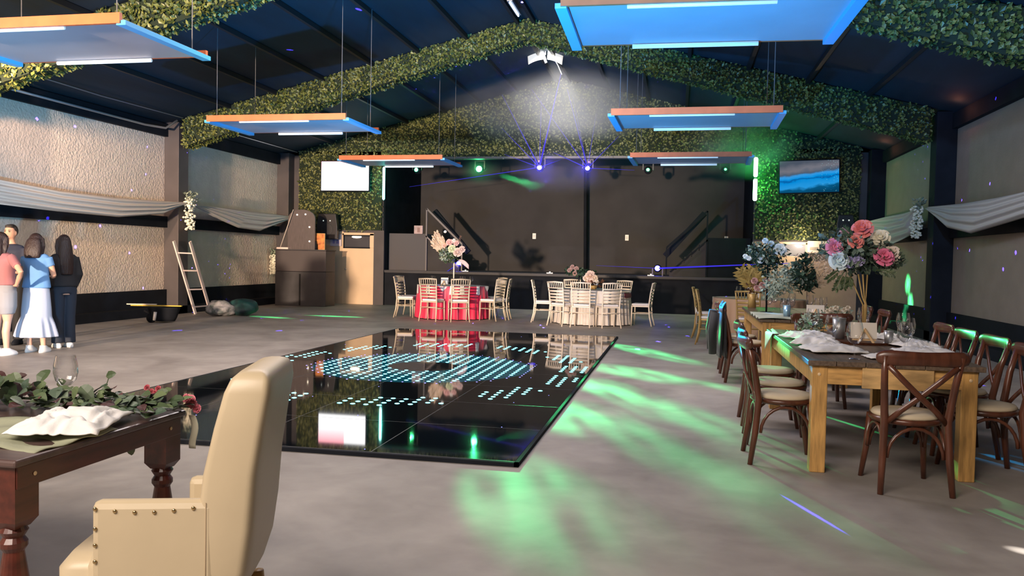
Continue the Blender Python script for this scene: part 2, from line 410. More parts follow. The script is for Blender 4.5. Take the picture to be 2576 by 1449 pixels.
# dark post lines and stage details
tag(MB().tube([atY(1472, 690, 25.6), atY(1473, 405, 25.6)], .05, 10).build('pipe', M_black, smooth=True), 'tall black pipe standing at the middle of the stage back wall', 'pipe')
def socket(x, y, Y, label):
    p = atY(x, y, Y); e = empty('wall_socket', p, 0, label, 'socket', 'sockets on the stage wall')
    MB().box(-.055, .055, -.015, .0, -.09, .09).build('plate', mat('white plastic', (.9, .88, .84), .4), e, bevel=.006)
    MB().box(-.03, .03, -.02, -.014, -.05, .05).build('outlet', mat('outlet face', (.7, .68, .64), .5), e)
socket(1344, 594, YS, 'white wall socket left of the black pipe on stage wall')
socket(1577, 598, YS, 'white wall socket right of the black pipe on stage wall')
socket(1827, 602, YS, 'white wall socket nearest the right stage stairs')

def stage_stair(name_label, sgn, X, lab2):
    """landing and a short flight running towards the middle of the stage; sgn=+1 at the left side"""
    e = empty('stage_stairs', (X, 22.95, 1.0), 0, name_label, 'stairs')
    s = sgn
    MB().box(min(0, s*1.12), max(0, s*1.12), 0, 1.3, 0, 1.06).build('landing', mat('grey landing paint', (.075, .07, .078), .7) if s > 0 else M_black, e)  # right copy is black: shade of the dim side put into its colour
    st = MB()
    for i in range(5):
        x0 = s*(1.12+i*.2); x1 = s*(1.12+(i+1)*.2); zt = 1.06-(i+1)*.175
        st.box(min(x0, x1), max(x0, x1), .05, 1.25, 0, zt)
    st.build('steps', M_stage, e)
    r = MB(); r.beam((s*1.14, -.02, 1.78), (s*2.2, -.02, .78), .04, .05)
    r.beam((s*1.14, -.02, 1.78), (s*1.14, -.02, 0), .04, .04); r.beam((s*2.2, -.02, .78), (s*2.2, -.02, 0), .04, .04)
    r.build('handrail', mat('grey handrail', (.10, .09, .10), .4) if s > 0 else M_black, e)
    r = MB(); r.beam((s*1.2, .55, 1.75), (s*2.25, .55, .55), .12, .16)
    r.build('rail_shadow', M_black, e)  # dark bar standing in for the shadow of the handrail
    MB().beam((s*1.12, -.03, 1.0), (s*2.1, -.03, .12), .02, .04).build('stringer', mat('stringer strip', (.16, .13, .14), .4) if s > 0 else M_black, e)
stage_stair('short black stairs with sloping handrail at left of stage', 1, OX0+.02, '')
stage_stair('short stairs with sloping handrail, blackened for shade, at right of stage', -1, OX1-.02, '')
sg_ = atY(1053, 578, 22.9); e = empty('stage_sign', sg_, 0, 'small square pinkish sign box beside the left stage handrail', 'sign')
MB().box(-.13, .13, -.03, .03, -.12, .12).build('sign_board', mat('pinkish board', (.42, .30, .30), .6, var=.25, vscale=9), e, bevel=.01)
MB().box(-.03, .05, -.036, -.029, -.07, .06).build('sign_mark', mat('faded mark', (.25, .14, .13), .6), e)

# ------------------------------------------------------------------ foliage helpers
def leaf_quad(mb, p, n, size, rnd):
    """a folded leaf leaning off the surface with normal n"""
    n = Vector(n).normalized(); t = n.cross(Vector((rnd.uniform(-1, 1), rnd.uniform(-1, 1), rnd.uniform(-1, 1)))).normalized()
    b = n.cross(t); d = (t*rnd.uniform(.4, 1)+n*rnd.uniform(.1, .9)).normalized(); sd = (b+n*rnd.uniform(-.4, .4)).normalized()
    s = size*rnd.uniform(.7, 1.25); p = Vector(p)
    a0 = p; a1 = p+d*s*.5+sd*s*.32+n*s*.08; a2 = p+d*s; a3 = p+d*s*.5-sd*s*.32+n*s*.08
    mb.add([a0, a1, a2, a3], [(0, 1, 2), (0, 2, 3)])

def garland_arch(Y, label, dens=420, size=.085, y_depth=.34):
    rnd = random.Random(int(Y*10))
    core = MB(); lf = MB()
    for s in (-1, 1):
        x_in, x_out = XC, XC+s*7.72
        def zt(x): return zroof(x)-.02
        def zb(x):
            t = abs(x-XC)/7.72; return zt(x)-(.42+.20*t)
        vs = [(x_in, Y, zb(x_in)), (x_in, Y, zt(x_in)), (x_out, Y, zt(x_out)), (x_out, Y, zb(x_out))]
        vs += [(v[0], Y+y_depth, v[2]) for v in vs]
        core.add(vs, [(0, 1, 2, 3), (7, 6, 5, 4), (0, 4, 5, 1), (1, 5, 6, 2), (2, 6, 7, 3), (3, 7, 4, 0)])
        n1 = int(7.72*.58*dens)
        for i in range(n1):
            t = rnd.random(); x = x_in+(x_out-x_in)*t; z = zb(x)+(zt(x)-zb(x))*rnd.random()
            leaf_quad(lf, (x, Y-.01, z), (0, -1, rnd.uniform(-.3, .3)), size, rnd)
        n2 = int(7.72*y_depth*dens)
        for i in range(n2):
            t = rnd.random(); x = x_in+(x_out-x_in)*t
            leaf_quad(lf, (x, Y+y_depth*rnd.random(), zb(x)+.01), (0, rnd.uniform(-.3, .1), -1), size, rnd)
        for i in range(int(dens*.3)):
            leaf_quad(lf, (x_out, Y+y_depth*rnd.random(), zb(x_out)+.6*rnd.random()), (s, 0, 0), size, rnd)
    e = empty('leaf_garland', (XC, Y, 6.0), 0, label, 'garland')
    loc_to(e, core).build('backing', M_leafb, e)
    tag(loc_to(e, lf).build('foliage', M_leaf, e), kind='stuff')
garland_arch(11.0, 'dense artificial boxwood garland on the roof arch nearest the camera', 520, .082)
garland_arch(16.8, 'dense artificial boxwood garland on the roof arch midway to stage', 620, .072)

# hedge wall
rnd = random.Random(3); hw = MB(); hb = MB()
def hz(x0, x1, f0, f1, dens=430, size=.075):
    n = int((x1-x0)*dens*(sum(f1(x0+(x1-x0)*i/10)-f0(x0+(x1-x0)*i/10) for i in range(11))/11))
    for i in range(n):
        x = rnd.uniform(x0, x1); z = rnd.uniform(f0(x), f1(x)); leaf_quad(hw, (x, YB-.07, z), (0, -1, rnd.uniform(-.5, .5)), size, rnd)
zt = lambda x: zroof(x)-.02
hz(-10.8, OX0-.02, lambda x: 2.12, zt); hz(OX0-.02, XC, lambda x: OZ+.02, zt); hz(XC, OX1+.02, lambda x: OZ+.02, zt); hz(OX1+.02, 4.5, lambda x: 2.02, zt)
hb.box(-10.8, OX0-.02, YB-.07, YB-.0, 2.12, 4.35); hb.box(OX1+.02, 4.5, YB-.07, YB-.0, 2.02, 4.35)
hb.prism([(-10.8, 4.35), (-10.8, zt(-10.8)), (XC, zt(XC)), (4.5, zt(4.5)), (4.5, 4.35), (OX1, OZ+.02), (OX0, OZ+.02)], YB-.07, YB)
e = empty('hedge_wall', (XC, YB-.07, 5.2), 0, 'artificial green hedge covering the gable above and beside the stage opening', 'hedge')
loc_to(e, hb).build('backing', M_leafb, e); tag(loc_to(e, hw).build('foliage', M_leafh, e), kind='stuff')
struct('trim_%d' % k_, MB().box(OX0, OX1, YB-.1, YB+.16, OZ-.02, OZ+.04), mat('grey lintel', (.10, .10, .10), .5)); k_ += 1

# ------------------------------------------------------------------ doors and service wall
# left: cream cladding and door with a transom window
p0, p1 = atY(862, 590, 22.45), atY(941, 590, 22.45)
dl = MB(); dl.box(-10.2, -9.42, YB-.06, YB-.001, 0, 2.08); struct('wall_panel_left', dl, M_cream)
d = empty('door_1', (p0.x, YB-.02, 0), 0); d['kind'] = 'structure'
wd_ = p1.x-p0.x
MB().box(.0, wd_, -.05, 0, 0, 1.62).box(0, .05, -.05, 0, 1.62, 2.03).box(wd_-.12, wd_, -.05, 0, 1.62, 2.03).box(0, wd_, -.05, 0, 1.97, 2.05).build('door_leaf', M_cream, d, bevel=.006)
MB().box(.05, wd_-.12, -.02, 0, 1.62, 1.97).build('pane', mat('dark window', (.06, .06, .07), .15), d)
MB().box(.04, wd_-.11, -.056, -.04, 1.60, 1.64).box(.04, wd_-.11, -.056, -.04, 1.95, 1.985).box(.03, .06, -.056, -.04, 1.6, 1.98).build('window_frame', M_black, d)
MB().ell((wd_*.45, -.03, 1.93), (.15, .02, .035)).build('window_lamp', mat('lamp behind pane', (1, .9, .75), emit=(1, .88, .65), es=6), d, smooth=True)
MB().ell((.12, -.075, 1.0), .025).build('handle', M_steel, d, smooth=True)
struct('trim_%d' % k_, MB().box(p1.x, p1.x+.3, YB-.06, YB, 0, 2.12), M_dark); k_ += 1
struct('trim_%d' % k_, MB().box(-10.2, p1.x, YB-.06, YB, 2.08, 2.14), M_dark); k_ += 1
# small notice beside the door
a = atY(845, 604, 22.4); e = empty('notice_board', (a.x, YB-.09, a.z), 0, 'pale lilac toilet notice beside the left cream door', 'sign')
MB().box(-.17, .17, -.02, 0, -.17, .17).build('board', mat('lilac board', (.55, .47, .52), .5), e)
g = MB(); g.ell((-.06, -.025, .08), (.03, .006, .03)); g.box(-.09, -.03, -.028, -.02, -.1, .04); g.ell((.06, -.025, .08), (.03, .006, .03)); g.prism([(.01, -.1), (.11, -.1), (.08, .04), (.04, .04)], -.028, -.02)
g.build('figure_symbols', mat('violet ink', (.25, .2, .42), .6), e)
# right
q0, q1 = atY(1875, 605, 22.4), atY(2150, 640, 22.4)
dr = MB().box(OX1+.03, 4.5, YB-.06, YB-.001, 0, 1.97); struct('wall_panel_right', dr, mat('peach cladding', (.52, .36, .24), .55, var=.06, vscale=3))
r0, r1 = atY(1957, 612, 22.4), atY(2032, 640, 22.4)
d = empty('door_2', (r0.x, YB-.07, 0), 0); d['kind'] = 'structure'; wd_ = r1.x-r0.x
MB().box(0, wd_, -.04, 0, 0, 1.60).box(0, .06, -.04, 0, 1.6, 1.95).box(wd_-.06, wd_, -.04, 0, 1.6, 1.95).box(0, wd_, -.04, 0, 1.9, 1.97).build('door_leaf', mat('peach door', (.56, .40, .27), .5), d, bevel=.005)
MB().box(.06, wd_-.06, -.015, 0, 1.6, 1.9).build('pane', mat('grey pane', (.22, .22, .25), .15), d)
MB().ell((wd_*.7, -.03, 1.86), (.09, .02, .03)).build('window_lamp', mat('lamp behind pane', (1, .9, .75)), d, smooth=True)
light('POINT', 'right_door_lamp', (r0.x+wd_*.7, 22.0, 1.95), None, 34, (1, .78, .55), .02)
a = atY(2058, 622, 22.35); e = empty('wall_air_conditioner', (a.x, YB-.06, a.z), 0, 'white boxy air conditioner on wall beside right door', 'air conditioner')
MB().box(-.26, .26, -.2, 0, -.16, .16).build('housing', mat('ac plastic', (.66, .58, .48), .4), e, bevel=.02)
MB().box(-.22, -.02, -.205, -.199, -.08, .0).build('vent', mat('ac vent', (.3, .26, .22), .6), e)
MB().box(.05, .08, -.205, -.199, -.08, .09).box(.11, .14, -.205, -.199, -.08, .09).box(.17, .2, -.205, -.199, -.08, .09).build('grille', mat('ac vent', (.3, .26, .22), .6), e)

# ------------------------------------------------------------------ screens
def mat_screen_l():
    m = bpy.data.materials.new('white screen picture'); m.use_nodes = True; nt = m.node_tree; N = nt.nodes; L = nt.links
    b = N['Principled BSDF']; tc = N.new('ShaderNodeTexCoord'); s = N.new('ShaderNodeSeparateXYZ'); L.new(tc.outputs['Generated'], s.inputs[0])
    c1 = N.new('ShaderNodeMath'); c1.operation = 'LESS_THAN'; c1.inputs[1].default_value = .55; L.new(s.outputs[0], c1.inputs[0])
    c2 = N.new('ShaderNodeMapRange'); c2.inputs[1].default_value = .35; c2.inputs[2].default_value = 1; L.new(s.outputs[2], c2.inputs[0])
    mu = N.new('ShaderNodeMath'); mu.operation = 'MULTIPLY'; L.new(c1.outputs[0], mu.inputs[0]); L.new(c2.outputs[0], mu.inputs[1])
    cr = N.new('ShaderNodeMix'); cr.data_type = 'RGBA'; L.new(mu.outputs[0], cr.inputs[0]); cr.inputs[6].default_value = (1, 1, 1, 1); cr.inputs[7].default_value = (1, .35, .42, 1)
    L.new(cr.outputs[2], b.inputs['Emission Color']); b.inputs['Emission Strength'].default_value = 3.2; b.inputs['Base Color'].default_value = (0, 0, 0, 1)
    return m
def mat_screen_r():
    m = bpy.data.materials.new('blue concert picture'); m.use_nodes = True; nt = m.node_tree; N = nt.nodes; L = nt.links
    b = N['Principled BSDF']; b.inputs['Base Color'].default_value = (0, 0, 0, 1); b.inputs['Roughness'].default_value = .2
    tc = N.new('ShaderNodeTexCoord'); s = N.new('ShaderNodeSeparateXYZ'); L.new(tc.outputs['Generated'], s.inputs[0])
    nz = N.new('ShaderNodeTexNoise'); nz.inputs['Scale'].default_value = 4; nz.inputs['Detail'].default_value = 6; L.new(tc.outputs['Generated'], nz.inputs['Vector'])
    ad = N.new('ShaderNodeMath'); ad.operation = 'MULTIPLY_ADD'; ad.inputs[1].default_value = .28; L.new(nz.outputs[0], ad.inputs[0])
    sk = N.new('ShaderNodeMath'); sk.operation = 'MULTIPLY_ADD'; sk.inputs[1].default_value = -.22; L.new(s.outputs[0], sk.inputs[0]); L.new(s.outputs[2], sk.inputs[2]); L.new(sk.outputs[0], ad.inputs[2])
    cr = N.new('ShaderNodeValToRGB'); L.new(ad.outputs[0], cr.inputs[0]); e = cr.color_ramp.elements
    e[0].position = 0; e[0].color = (.0, .06, .14, 1); e[1].position = 1; e[1].color = (.08, .10, .14, 1)
    for p, c in ((.17, (.0, .10, .24, 1)), (.24, (.02, .36, .85, 1)), (.42, (.0, .30, .80, 1)), (.46, (.0, .12, .42, 1)), (.50, (.0, .32, .85, 1)), (.60, (.04, .38, .9, 1)), (.68, (.08, .12, .18, 1)), (.8, (.2, .2, .24, 1))):
        k = e.new(p); k.color = c
    vo = N.new('ShaderNodeTexVoronoi'); vo.inputs['Scale'].default_value = 26; L.new(tc.outputs['Generated'], vo.inputs['Vector'])
    lt = N.new('ShaderNodeMath'); lt.operation = 'LESS_THAN'; lt.inputs[1].default_value = .13; L.new(vo.outputs['Distance'], lt.inputs[0])
    gt = N.new('ShaderNodeMath'); gt.operation = 'GREATER_THAN'; gt.inputs[1].default_value = .7; L.new(s.outputs[0], gt.inputs[0])
    ml = N.new('ShaderNodeMath'); ml.operation = 'MULTIPLY'; L.new(lt.outputs[0], ml.inputs[0]); L.new(gt.outputs[0], ml.inputs[1])
    mx = N.new('ShaderNodeMix'); mx.data_type = 'RGBA'; L.new(ml.outputs[0], mx.inputs[0]); L.new(cr.outputs[0], mx.inputs[6]); mx.inputs[7].default_value = (.4, .9, 1, 1)
    L.new(mx.outputs[2], b.inputs['Emission Color']); b.inputs['Emission Strength'].default_value = .85
    return m
def tv(px, label, m, tilt):
    (x0, y0), (x1, y1) = px
    a = atY(x0, y0, 22.15); b = atY(x1, y1, 22.15); c = (a+b)/2; w = b.x-a.x; h = a.z-b.z
    e = empty('television', (c.x, 22.18, c.z), 0, label, 'television'); e.rotation_euler = tilt
    MB().box(-w/2-.03, w/2+.03, 0, .06, -h/2-.03, h/2+.03).build('casing', M_black, e, bevel=.01)
    MB().box(-w/2, w/2, -.006, .0, -h/2, h/2).build('screen', m, e)
    MB().box(-.12, .12, .06, .25, -.1, .1).build('wall_bracket', M_black, e)
tv(((808, 406), (926, 479)), 'large television with glaring white picture on the left hedge', mat_screen_l(), (0, 0, 0))
tv(((1963, 404), (2110, 484)), 'large television showing a blue concert picture on the right hedge', mat_screen_r(), (0, -.03, 0))

def neon(x, ys, label, col, es, Yp=22.3):
    a = atY(x, ys[0][0], Yp); e = empty('led_tube', (a.x, Yp, atY(x, ys[-1][1], Yp).z), 0, label, 'light')
    for (y0, y1) in ys:
        z0 = atY(x, y1, Yp).z-e.location.z; z1 = atY(x, y0, Yp).z-e.location.z
        MB().tube([(0, 0, z0), (0, 0, z0+.03), (0, 0, z1-.03), (0, 0, z1)], [.03, .052, .052, .03] if es > 10 else [.015, .035, .035, .015], 12).build('tube', mat(label[:12], (1, 1, 1), emit=col, es=es), e, smooth=True)
    MB().box(-.03, .03, .035, .06, 0, .9).build('housing', M_black, e)
neon(966, ((420, 503),), 'vertical turquoise light tube at left edge of stage opening', (.25, 1, .85), 7)
neon(1902, ((396, 445), (450, 505)), 'vertical two-section green light tube at right edge of stage opening', (.35, 1, .45), 14)
a = atY(1902, 450, 22.0); light('POINT', 'green_tube_glow', (a.x, 22.0, a.z), None, 45, (.0, 1, .12), .01)
a = atY(966, 460, 22.0); light('POINT', 'turquoise_tube_glow', (a.x, 22.0, a.z), None, 14, (.0, 1, .8), .01)

# ------------------------------------------------------------------ stage lamps
M_case = mat('lamp casing', (.015, .015, .02), .4)
def stage_lamp(x, y, Y, label, col, es, r, hang=True, power=0, beams=(), grp=None, blen=()):
    p = atY(x, y, Y); e = empty('stage_lamp', p, 0, label, 'light', grp)
    MB().ell((0, .12, 0), (.11, .14, .11)).build('head', M_case, e, smooth=True)
    MB().lathe([(r, 0), (r*.8, .02), (0, .03)], (0, 0, 0), 14).build('lens', mat('lens '+label[:9]+str(es), (1, 1, 1), emit=col, es=es), e, smooth=True).rotation_euler = (PI/2, 0, 0)
    y_ = MB(); s = 1 if hang else -1
    y_.box(-.15, -.12, .08, .16, min(0, s*.22), max(0, s*.22)); y_.box(.12, .15, .08, .16, min(0, s*.22), max(0, s*.22)); y_.box(-.15, .15, .06, .18, min(s*.22, s*.25), max(s*.22, s*.25))
    y_.build('yoke', M_case, e)
    if not hang: MB().box(-.16, .16, 0, .26, -.36, -.25).build('base', M_case, e, bevel=.01)
    if hang and Y > 22.6: MB().tube([(0, .12, .24), (0, .12, 4.42-p.z)], .012, 6).build('hanger', M_case, e)
    M_beam = mat('blue laser light', (0, 0, 0), emit=(.06, .04, 1), es=.75)
    for (bx, by, bY, rr) in beams:
        q = atY(bx, by, bY)-p
        MB().tube([q*.02, q*.5, q], [rr*.8, rr*.6, rr*.2], 6).build('beam', M_beam, e)
    if power:
        o = light('POINT', 'lamp_glow', p+Vector((0, -.12, 0)), None, power, col, .008)
    return e
tr = MB(); tr.tube([(OX0+.02, 23.02, 4.44), (OX1-.02, 23.02, 4.44)], .03, 10); tag(tr.build('lighting_bar', M_case, None, smooth=True), 'black lighting bar spanning the stage opening above the green lamps', 'lighting bar')
GR, BL = (.06, 1, .28), (.035, .03, 1)
stage_lamp(1047, 427, 22.9, 'small green stage lamp hanging left, nearest the turquoise tube', GR, 14, .055, True, 3, grp=None)
stage_lamp(1205, 425, 22.9, 'brightest green stage lamp, left of the blue lasers', GR, 40, .085, True, 8)
stage_lamp(1630, 427, 22.9, 'faint green stage lamp hanging right of the blue lasers', GR, 10, .045, True, 2)
stage_lamp(1825, 426, 22.9, 'tiny green stage lamp nearest the green tube', GR, 8, .035, True, 1)
stage_lamp(1357, 421, 22.3, 'blue laser lamp on lintel, left one of the pair', BL, 30, .07, True, 14,
           beams=((1263, 238, 21.6, .016), (1412, 182, 21.4, .03), (1262, 322, 21.8, .012), (1362, 250, 21.8, .010), (1268, 388, 22.0, .010), (1030, 470, 22.8, .012), (1410, 402, 22.1, .010)))
stage_lamp(1478, 423, 22.3, 'blue laser lamp on lintel, right one of the pair', BL, 24, .065, True, 12,
           beams=((1337, 224, 21.6, .012), (1427, 224, 21.5, .016), (1393, 384, 22.1, .018), (1557, 342, 22.0, .010), (1500, 285, 22.0, .008), (1596, 428, 22.6, .010), (1440, 240, 21.8, .006)))
stage_lamp(1154, 664, 23.1, 'blue moving head lamp on deck behind the red table flowers', BL, 26, .08, False, 10, beams=((1068, 635, 23.0, .012), (1090, 705, 22.6, .012)))
stage_lamp(1654, 675, 23.1, 'blue moving head lamp on deck at right of stage', BL, 26, .075, False, 8, beams=((1985, 662, 19.0, .03), (1500, 668, 23.4, .008)))
for (x, y, lb) in ((1356, 405, 'left'), (1481, 407, 'right')):
    p = atY(x, y, 22.3); e = empty('laser_box', p+Vector((0, .08, 0)), 0, 'small black laser box with pink spot above the %s blue laser lamp' % lb, 'laser')
    MB().box(-.07, .07, -.05, .07, -.05, .05).build('casing', M_case, e, bevel=.008)
    MB().ell((0, -.055, 0), .018).build('lens', mat('pink diode', (1, .3, .5), emit=(1, .2, .6), es=5), e, smooth=True)

# flood fixture under the ridge
p = atY(1372, 133, 19.5); e = empty('ridge_floodlight', p, .15, 'bright metal twin reflector floodlight hanging under the ridge', 'light')
M_refl = mat('bright reflector', (.8, .78, .72), .3, .6, emit=(1, .92, .82), es=.8)
for s, nm in ((-1, 'reflector'), (1, 'reflector')):
    MB().grid(lambda u, v: (s*(.06+u*.36), -.18+v*.36, -.10*abs(u*1.2)**2+.06*math.sin(v*PI)), 8, 6).build(nm, M_refl, e, solid=.012, smooth=True).rotation_euler = (1.15, s*.1, 0)
MB().beam((-.12, -.1, .16), (.02, .05, -.22), .03, .05).beam((.1, -.1, .2), (.2, .05, -.16), .03, .05).build('frame_bar', M_steel, e)
MB().tube([(.18, .0, -.1), (.3, .02, -.28), (.4, .02, -.5)], .01, 6).build('chain', M_steel, e)
MB().tube([(0, 0, .1), (0, 0, .0+6.22-p.z)], .012, 6).build('hanger', M_steel, e)
light('SPOT', 'ridge_flood_beam', p+Vector((.0, -.3, -.05)), (-2.9, 20.9, 4.75), 760, (1, .96, .90), .05, 120, 1.0)
# strip lamp at the ridge nearer the camera
e = empty('ridge_strip_lamp', (XC+.02, 15.0, 6.10), 0, 'white strip lamp fixed lengthwise under the roof ridge', 'light')
MB().box(-.05, .05, 0, .9, .0, .05).build('housing', M_steel, e); MB().tube([(0, .03, -.02), (0, .87, -.02)], .018, 8).build('tube', mat('strip glow', (1, 1, 1), emit=(.8, .9, 1), es=2), e)

# ------------------------------------------------------------------ hanging light panels
M_board = mat('white board', (.34, .34, .37), .5, var=.04, vscale=2)
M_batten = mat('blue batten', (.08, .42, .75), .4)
M_edge = mat('orange stained edge', (.60, .13, .04), .5, var=.12, vscale=4)
M_tube = mat('milky light tube', (.9, .92, .95), .3, emit=(.55, .8, 1), es=.45)
def panel():
    e = empty('pendant_light', (0, 0, 0)); w, d = 2.46, 1.45
    MB().box(-w/2+.02, w/2-.02, .02, d-.02, .0, .03).build('board', M_board, e)
    MB().box(-w/2, w/2, -.02, .02, -.03, .07).build('frame_edge', M_edge, e)
    MB().box(-w/2, w/2, d-.02, d+.02, .0, .07).build('frame_edge', M_edge, e)
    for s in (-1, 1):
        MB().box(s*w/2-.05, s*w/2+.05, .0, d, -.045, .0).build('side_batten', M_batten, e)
    for y in (.05, d-.05):
        t = MB(); t.tube([(-w*.27, y, -.03), (w*.23, y, -.03)], .022, 10); t.build('light_tube', M_tube, e, smooth=True)
    for sx in (-1, 1):
        for y in (.1, d-.1):
            MB().tube([(sx*(w/2-.12), y, .03), (sx*(w/2-.12), y, 1.0)], .006, 5).build('cable', mat('steel cable', (.10, .10, .11), .6), e)
    return e
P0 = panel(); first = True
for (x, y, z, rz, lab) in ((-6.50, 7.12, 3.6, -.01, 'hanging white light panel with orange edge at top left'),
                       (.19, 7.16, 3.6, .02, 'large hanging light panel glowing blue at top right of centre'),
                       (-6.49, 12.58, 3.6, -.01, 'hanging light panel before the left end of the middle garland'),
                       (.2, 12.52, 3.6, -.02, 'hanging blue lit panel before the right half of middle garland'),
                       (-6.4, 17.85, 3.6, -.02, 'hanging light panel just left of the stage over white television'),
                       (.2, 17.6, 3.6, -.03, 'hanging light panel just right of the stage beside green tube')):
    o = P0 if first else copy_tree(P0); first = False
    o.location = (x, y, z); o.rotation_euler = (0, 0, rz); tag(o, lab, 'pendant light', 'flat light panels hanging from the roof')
    for c in kids(o):
        if c.name.startswith('cable'):
            lx = c.data.vertices[0].co.x
            c.scale = (1, 1, (zroof(x+lx)-z-.03)/1.0)

# thin conduits along the left eave
tag(MB().tube([(-10.78, 11.4, 4.36), (-10.8, 14, 4.33), (-10.83, 16.7, 4.37)], .012, 6).build('cable', M_steel), 'thin pale cable running along the upper left roof edge', 'cable')
cd = MB().tube([(-11.2, 11.4, 4.12), (-11.2, 15.9, 4.1), (-11.05, 16.4, 4.1), (-10.9, 16.6, 4.3)], .025, 8); tag(cd.build('conduit_pipe', M_steel, smooth=True), 'grey conduit pipe clipped above the left plaster panels', 'pipe')
tag(MB().tube([(-10.8, 17.3, 4.33), (-10.8, 22.3, 4.33)], .012, 6).build('cable', M_steel), 'thin pale cable from the left middle column to hedge corner', 'cable')
# warm glints at the right eave
for (x, y, Y) in ((2375, 232, 16.0), (2190, 350, 21.2)):
    p = atY(x, y, Y); light('POINT', 'eave_gap_glow', (4.75, Y, 4.18), None, 1.6, (1, .35, .2), .03)

# ------------------------------------------------------------------ dance floor
DX0, DX1, DY0, DY1 = -5.16, -1.04, 5.45, 15.0
def mat_mirror():
    m = bpy.data.materials.new('black mirror glass'); m.use_nodes = True; nt = m.node_tree; N = nt.nodes; L = nt.links
    b = N['Principled BSDF']; b.inputs['Base Color'].default_value = (.004, .005, .006, 1); b.inputs['Roughness'].default_value = .035
    b.inputs['IOR'].default_value = 1.75; b.inputs['Specular IOR Level'].default_value = .7
    tc = N.new('ShaderNodeTexCoord'); mp = N.new('ShaderNodeMapping'); L.new(tc.outputs['Object'], mp.inputs[0])
    s = N.new('ShaderNodeSeparateXYZ'); L.new(mp.outputs[0], s.inputs[0])
    rs = []
    for i in (0, 1):
        d_ = N.new('ShaderNodeMath'); d_.operation = 'DIVIDE'; L.new(s.outputs[i], d_.inputs[0]); d_.inputs[1].default_value = 1.03 if i == 0 else 1.0611
        f_ = N.new('ShaderNodeMath'); f_.operation = 'FRACT'; L.new(d_.outputs[0], f_.inputs[0])
        l_ = N.new('ShaderNodeMath'); l_.operation = 'LESS_THAN'; l_.inputs[1].default_value = .006; L.new(f_.outputs[0], l_.inputs[0]); rs.append(l_.outputs[0])
    mx = N.new('ShaderNodeMath'); mx.operation = 'MAXIMUM'; L.new(rs[0], mx.inputs[0]); L.new(rs[1], mx.inputs[1])
    mr = N.new('ShaderNodeMapRange'); L.new(mx.outputs[0], mr.inputs[0]); mr.inputs[3].default_value = .035; mr.inputs[4].default_value = .5; L.new(mr.outputs[0], b.inputs['Roughness'])
    return m
df = empty('dance_floor', (DX0, DY0, 0), 0, 'glossy black LED dance floor with turquoise dot pattern on the concrete', 'dance floor')
MB().box(0, DX1-DX0, 0, DY1-DY0, 0.001, .03).build('glass_top', mat_mirror(), df)
MB().box(-.03, 0, -.03, DY1-DY0+.03, 0, .028).box(DX1-DX0, DX1-DX0+.03, -.03, DY1-DY0+.03, 0, .028).box(-.03, DX1-DX0+.03, -.03, 0, 0, .028).box(-.03, DX1-DX0+.03, DY1-DY0, DY1-DY0+.03, 0, .028).build('edge_ramp', M_black, df)
led = MB(); led2 = MB(); st = 4.12/32
cx, cy = -3.08, 9.92
nyy = int((DY1-DY0)/st)
for i in range(32):
    for j in range(nyy):
        x = DX0+(i+.5)*st; y = DY0+(j+.5)*st; dx = x-cx; dy = y-cy; r = math.hypot(dx, dy); a = math.degrees(math.atan2(dy, dx)) % 360
        on = (.42 < r < 1.30)
        edge = 1.30 <= r < 1.44
        ring = 2.2 < math.hypot(dx*1.28, dy*.93) < 2.62 and ((a % 30) < 21)
        if on or ring: led.ell((x-DX0, y-DY0, .031), (.025, .025, .004), 8, 4)
        elif edge: led2.ell((x-DX0, y-DY0, .03), (.012, .012, .004), 6, 4)
        elif random.random() < .012: led2.ell((x-DX0, y-DY0, .03), (.006, .006, .003), 5, 4)
M_lit = mat_mirror().copy(); M_lit.name = 'underlit mirror glass'; b_ = M_lit.node_tree.nodes['Principled BSDF']; b_.inputs['Emission Color'].default_value = (0, .42, .62, 1); b_.inputs['Emission Strength'].default_value = .13
lit = MB(); NL = 48
lit.add([(cx-DX0+r*math.cos(2*PI*i/NL), cy-DY0+r*math.sin(2*PI*i/NL), .0304) for r in (.44, 1.36) for i in range(NL)], [(i, NL+i, NL+(i+1) % NL, (i+1) % NL) for i in range(NL)])
lit.build('lit_ring', M_lit, df)
tag(led.build('led_dots', mat('turquoise led', (.2, 1, .9), emit=(.16, .80, .95), es=4.2), df), kind='stuff')
tag(led2.build('led_dots', mat('violet led', (.3, .2, 1), emit=(.22, .3, 1), es=1.4), df), kind='stuff')

# ================================================================== FURNITURE
from mathutils import noise as NZ
def R(a): return math.radians(a)

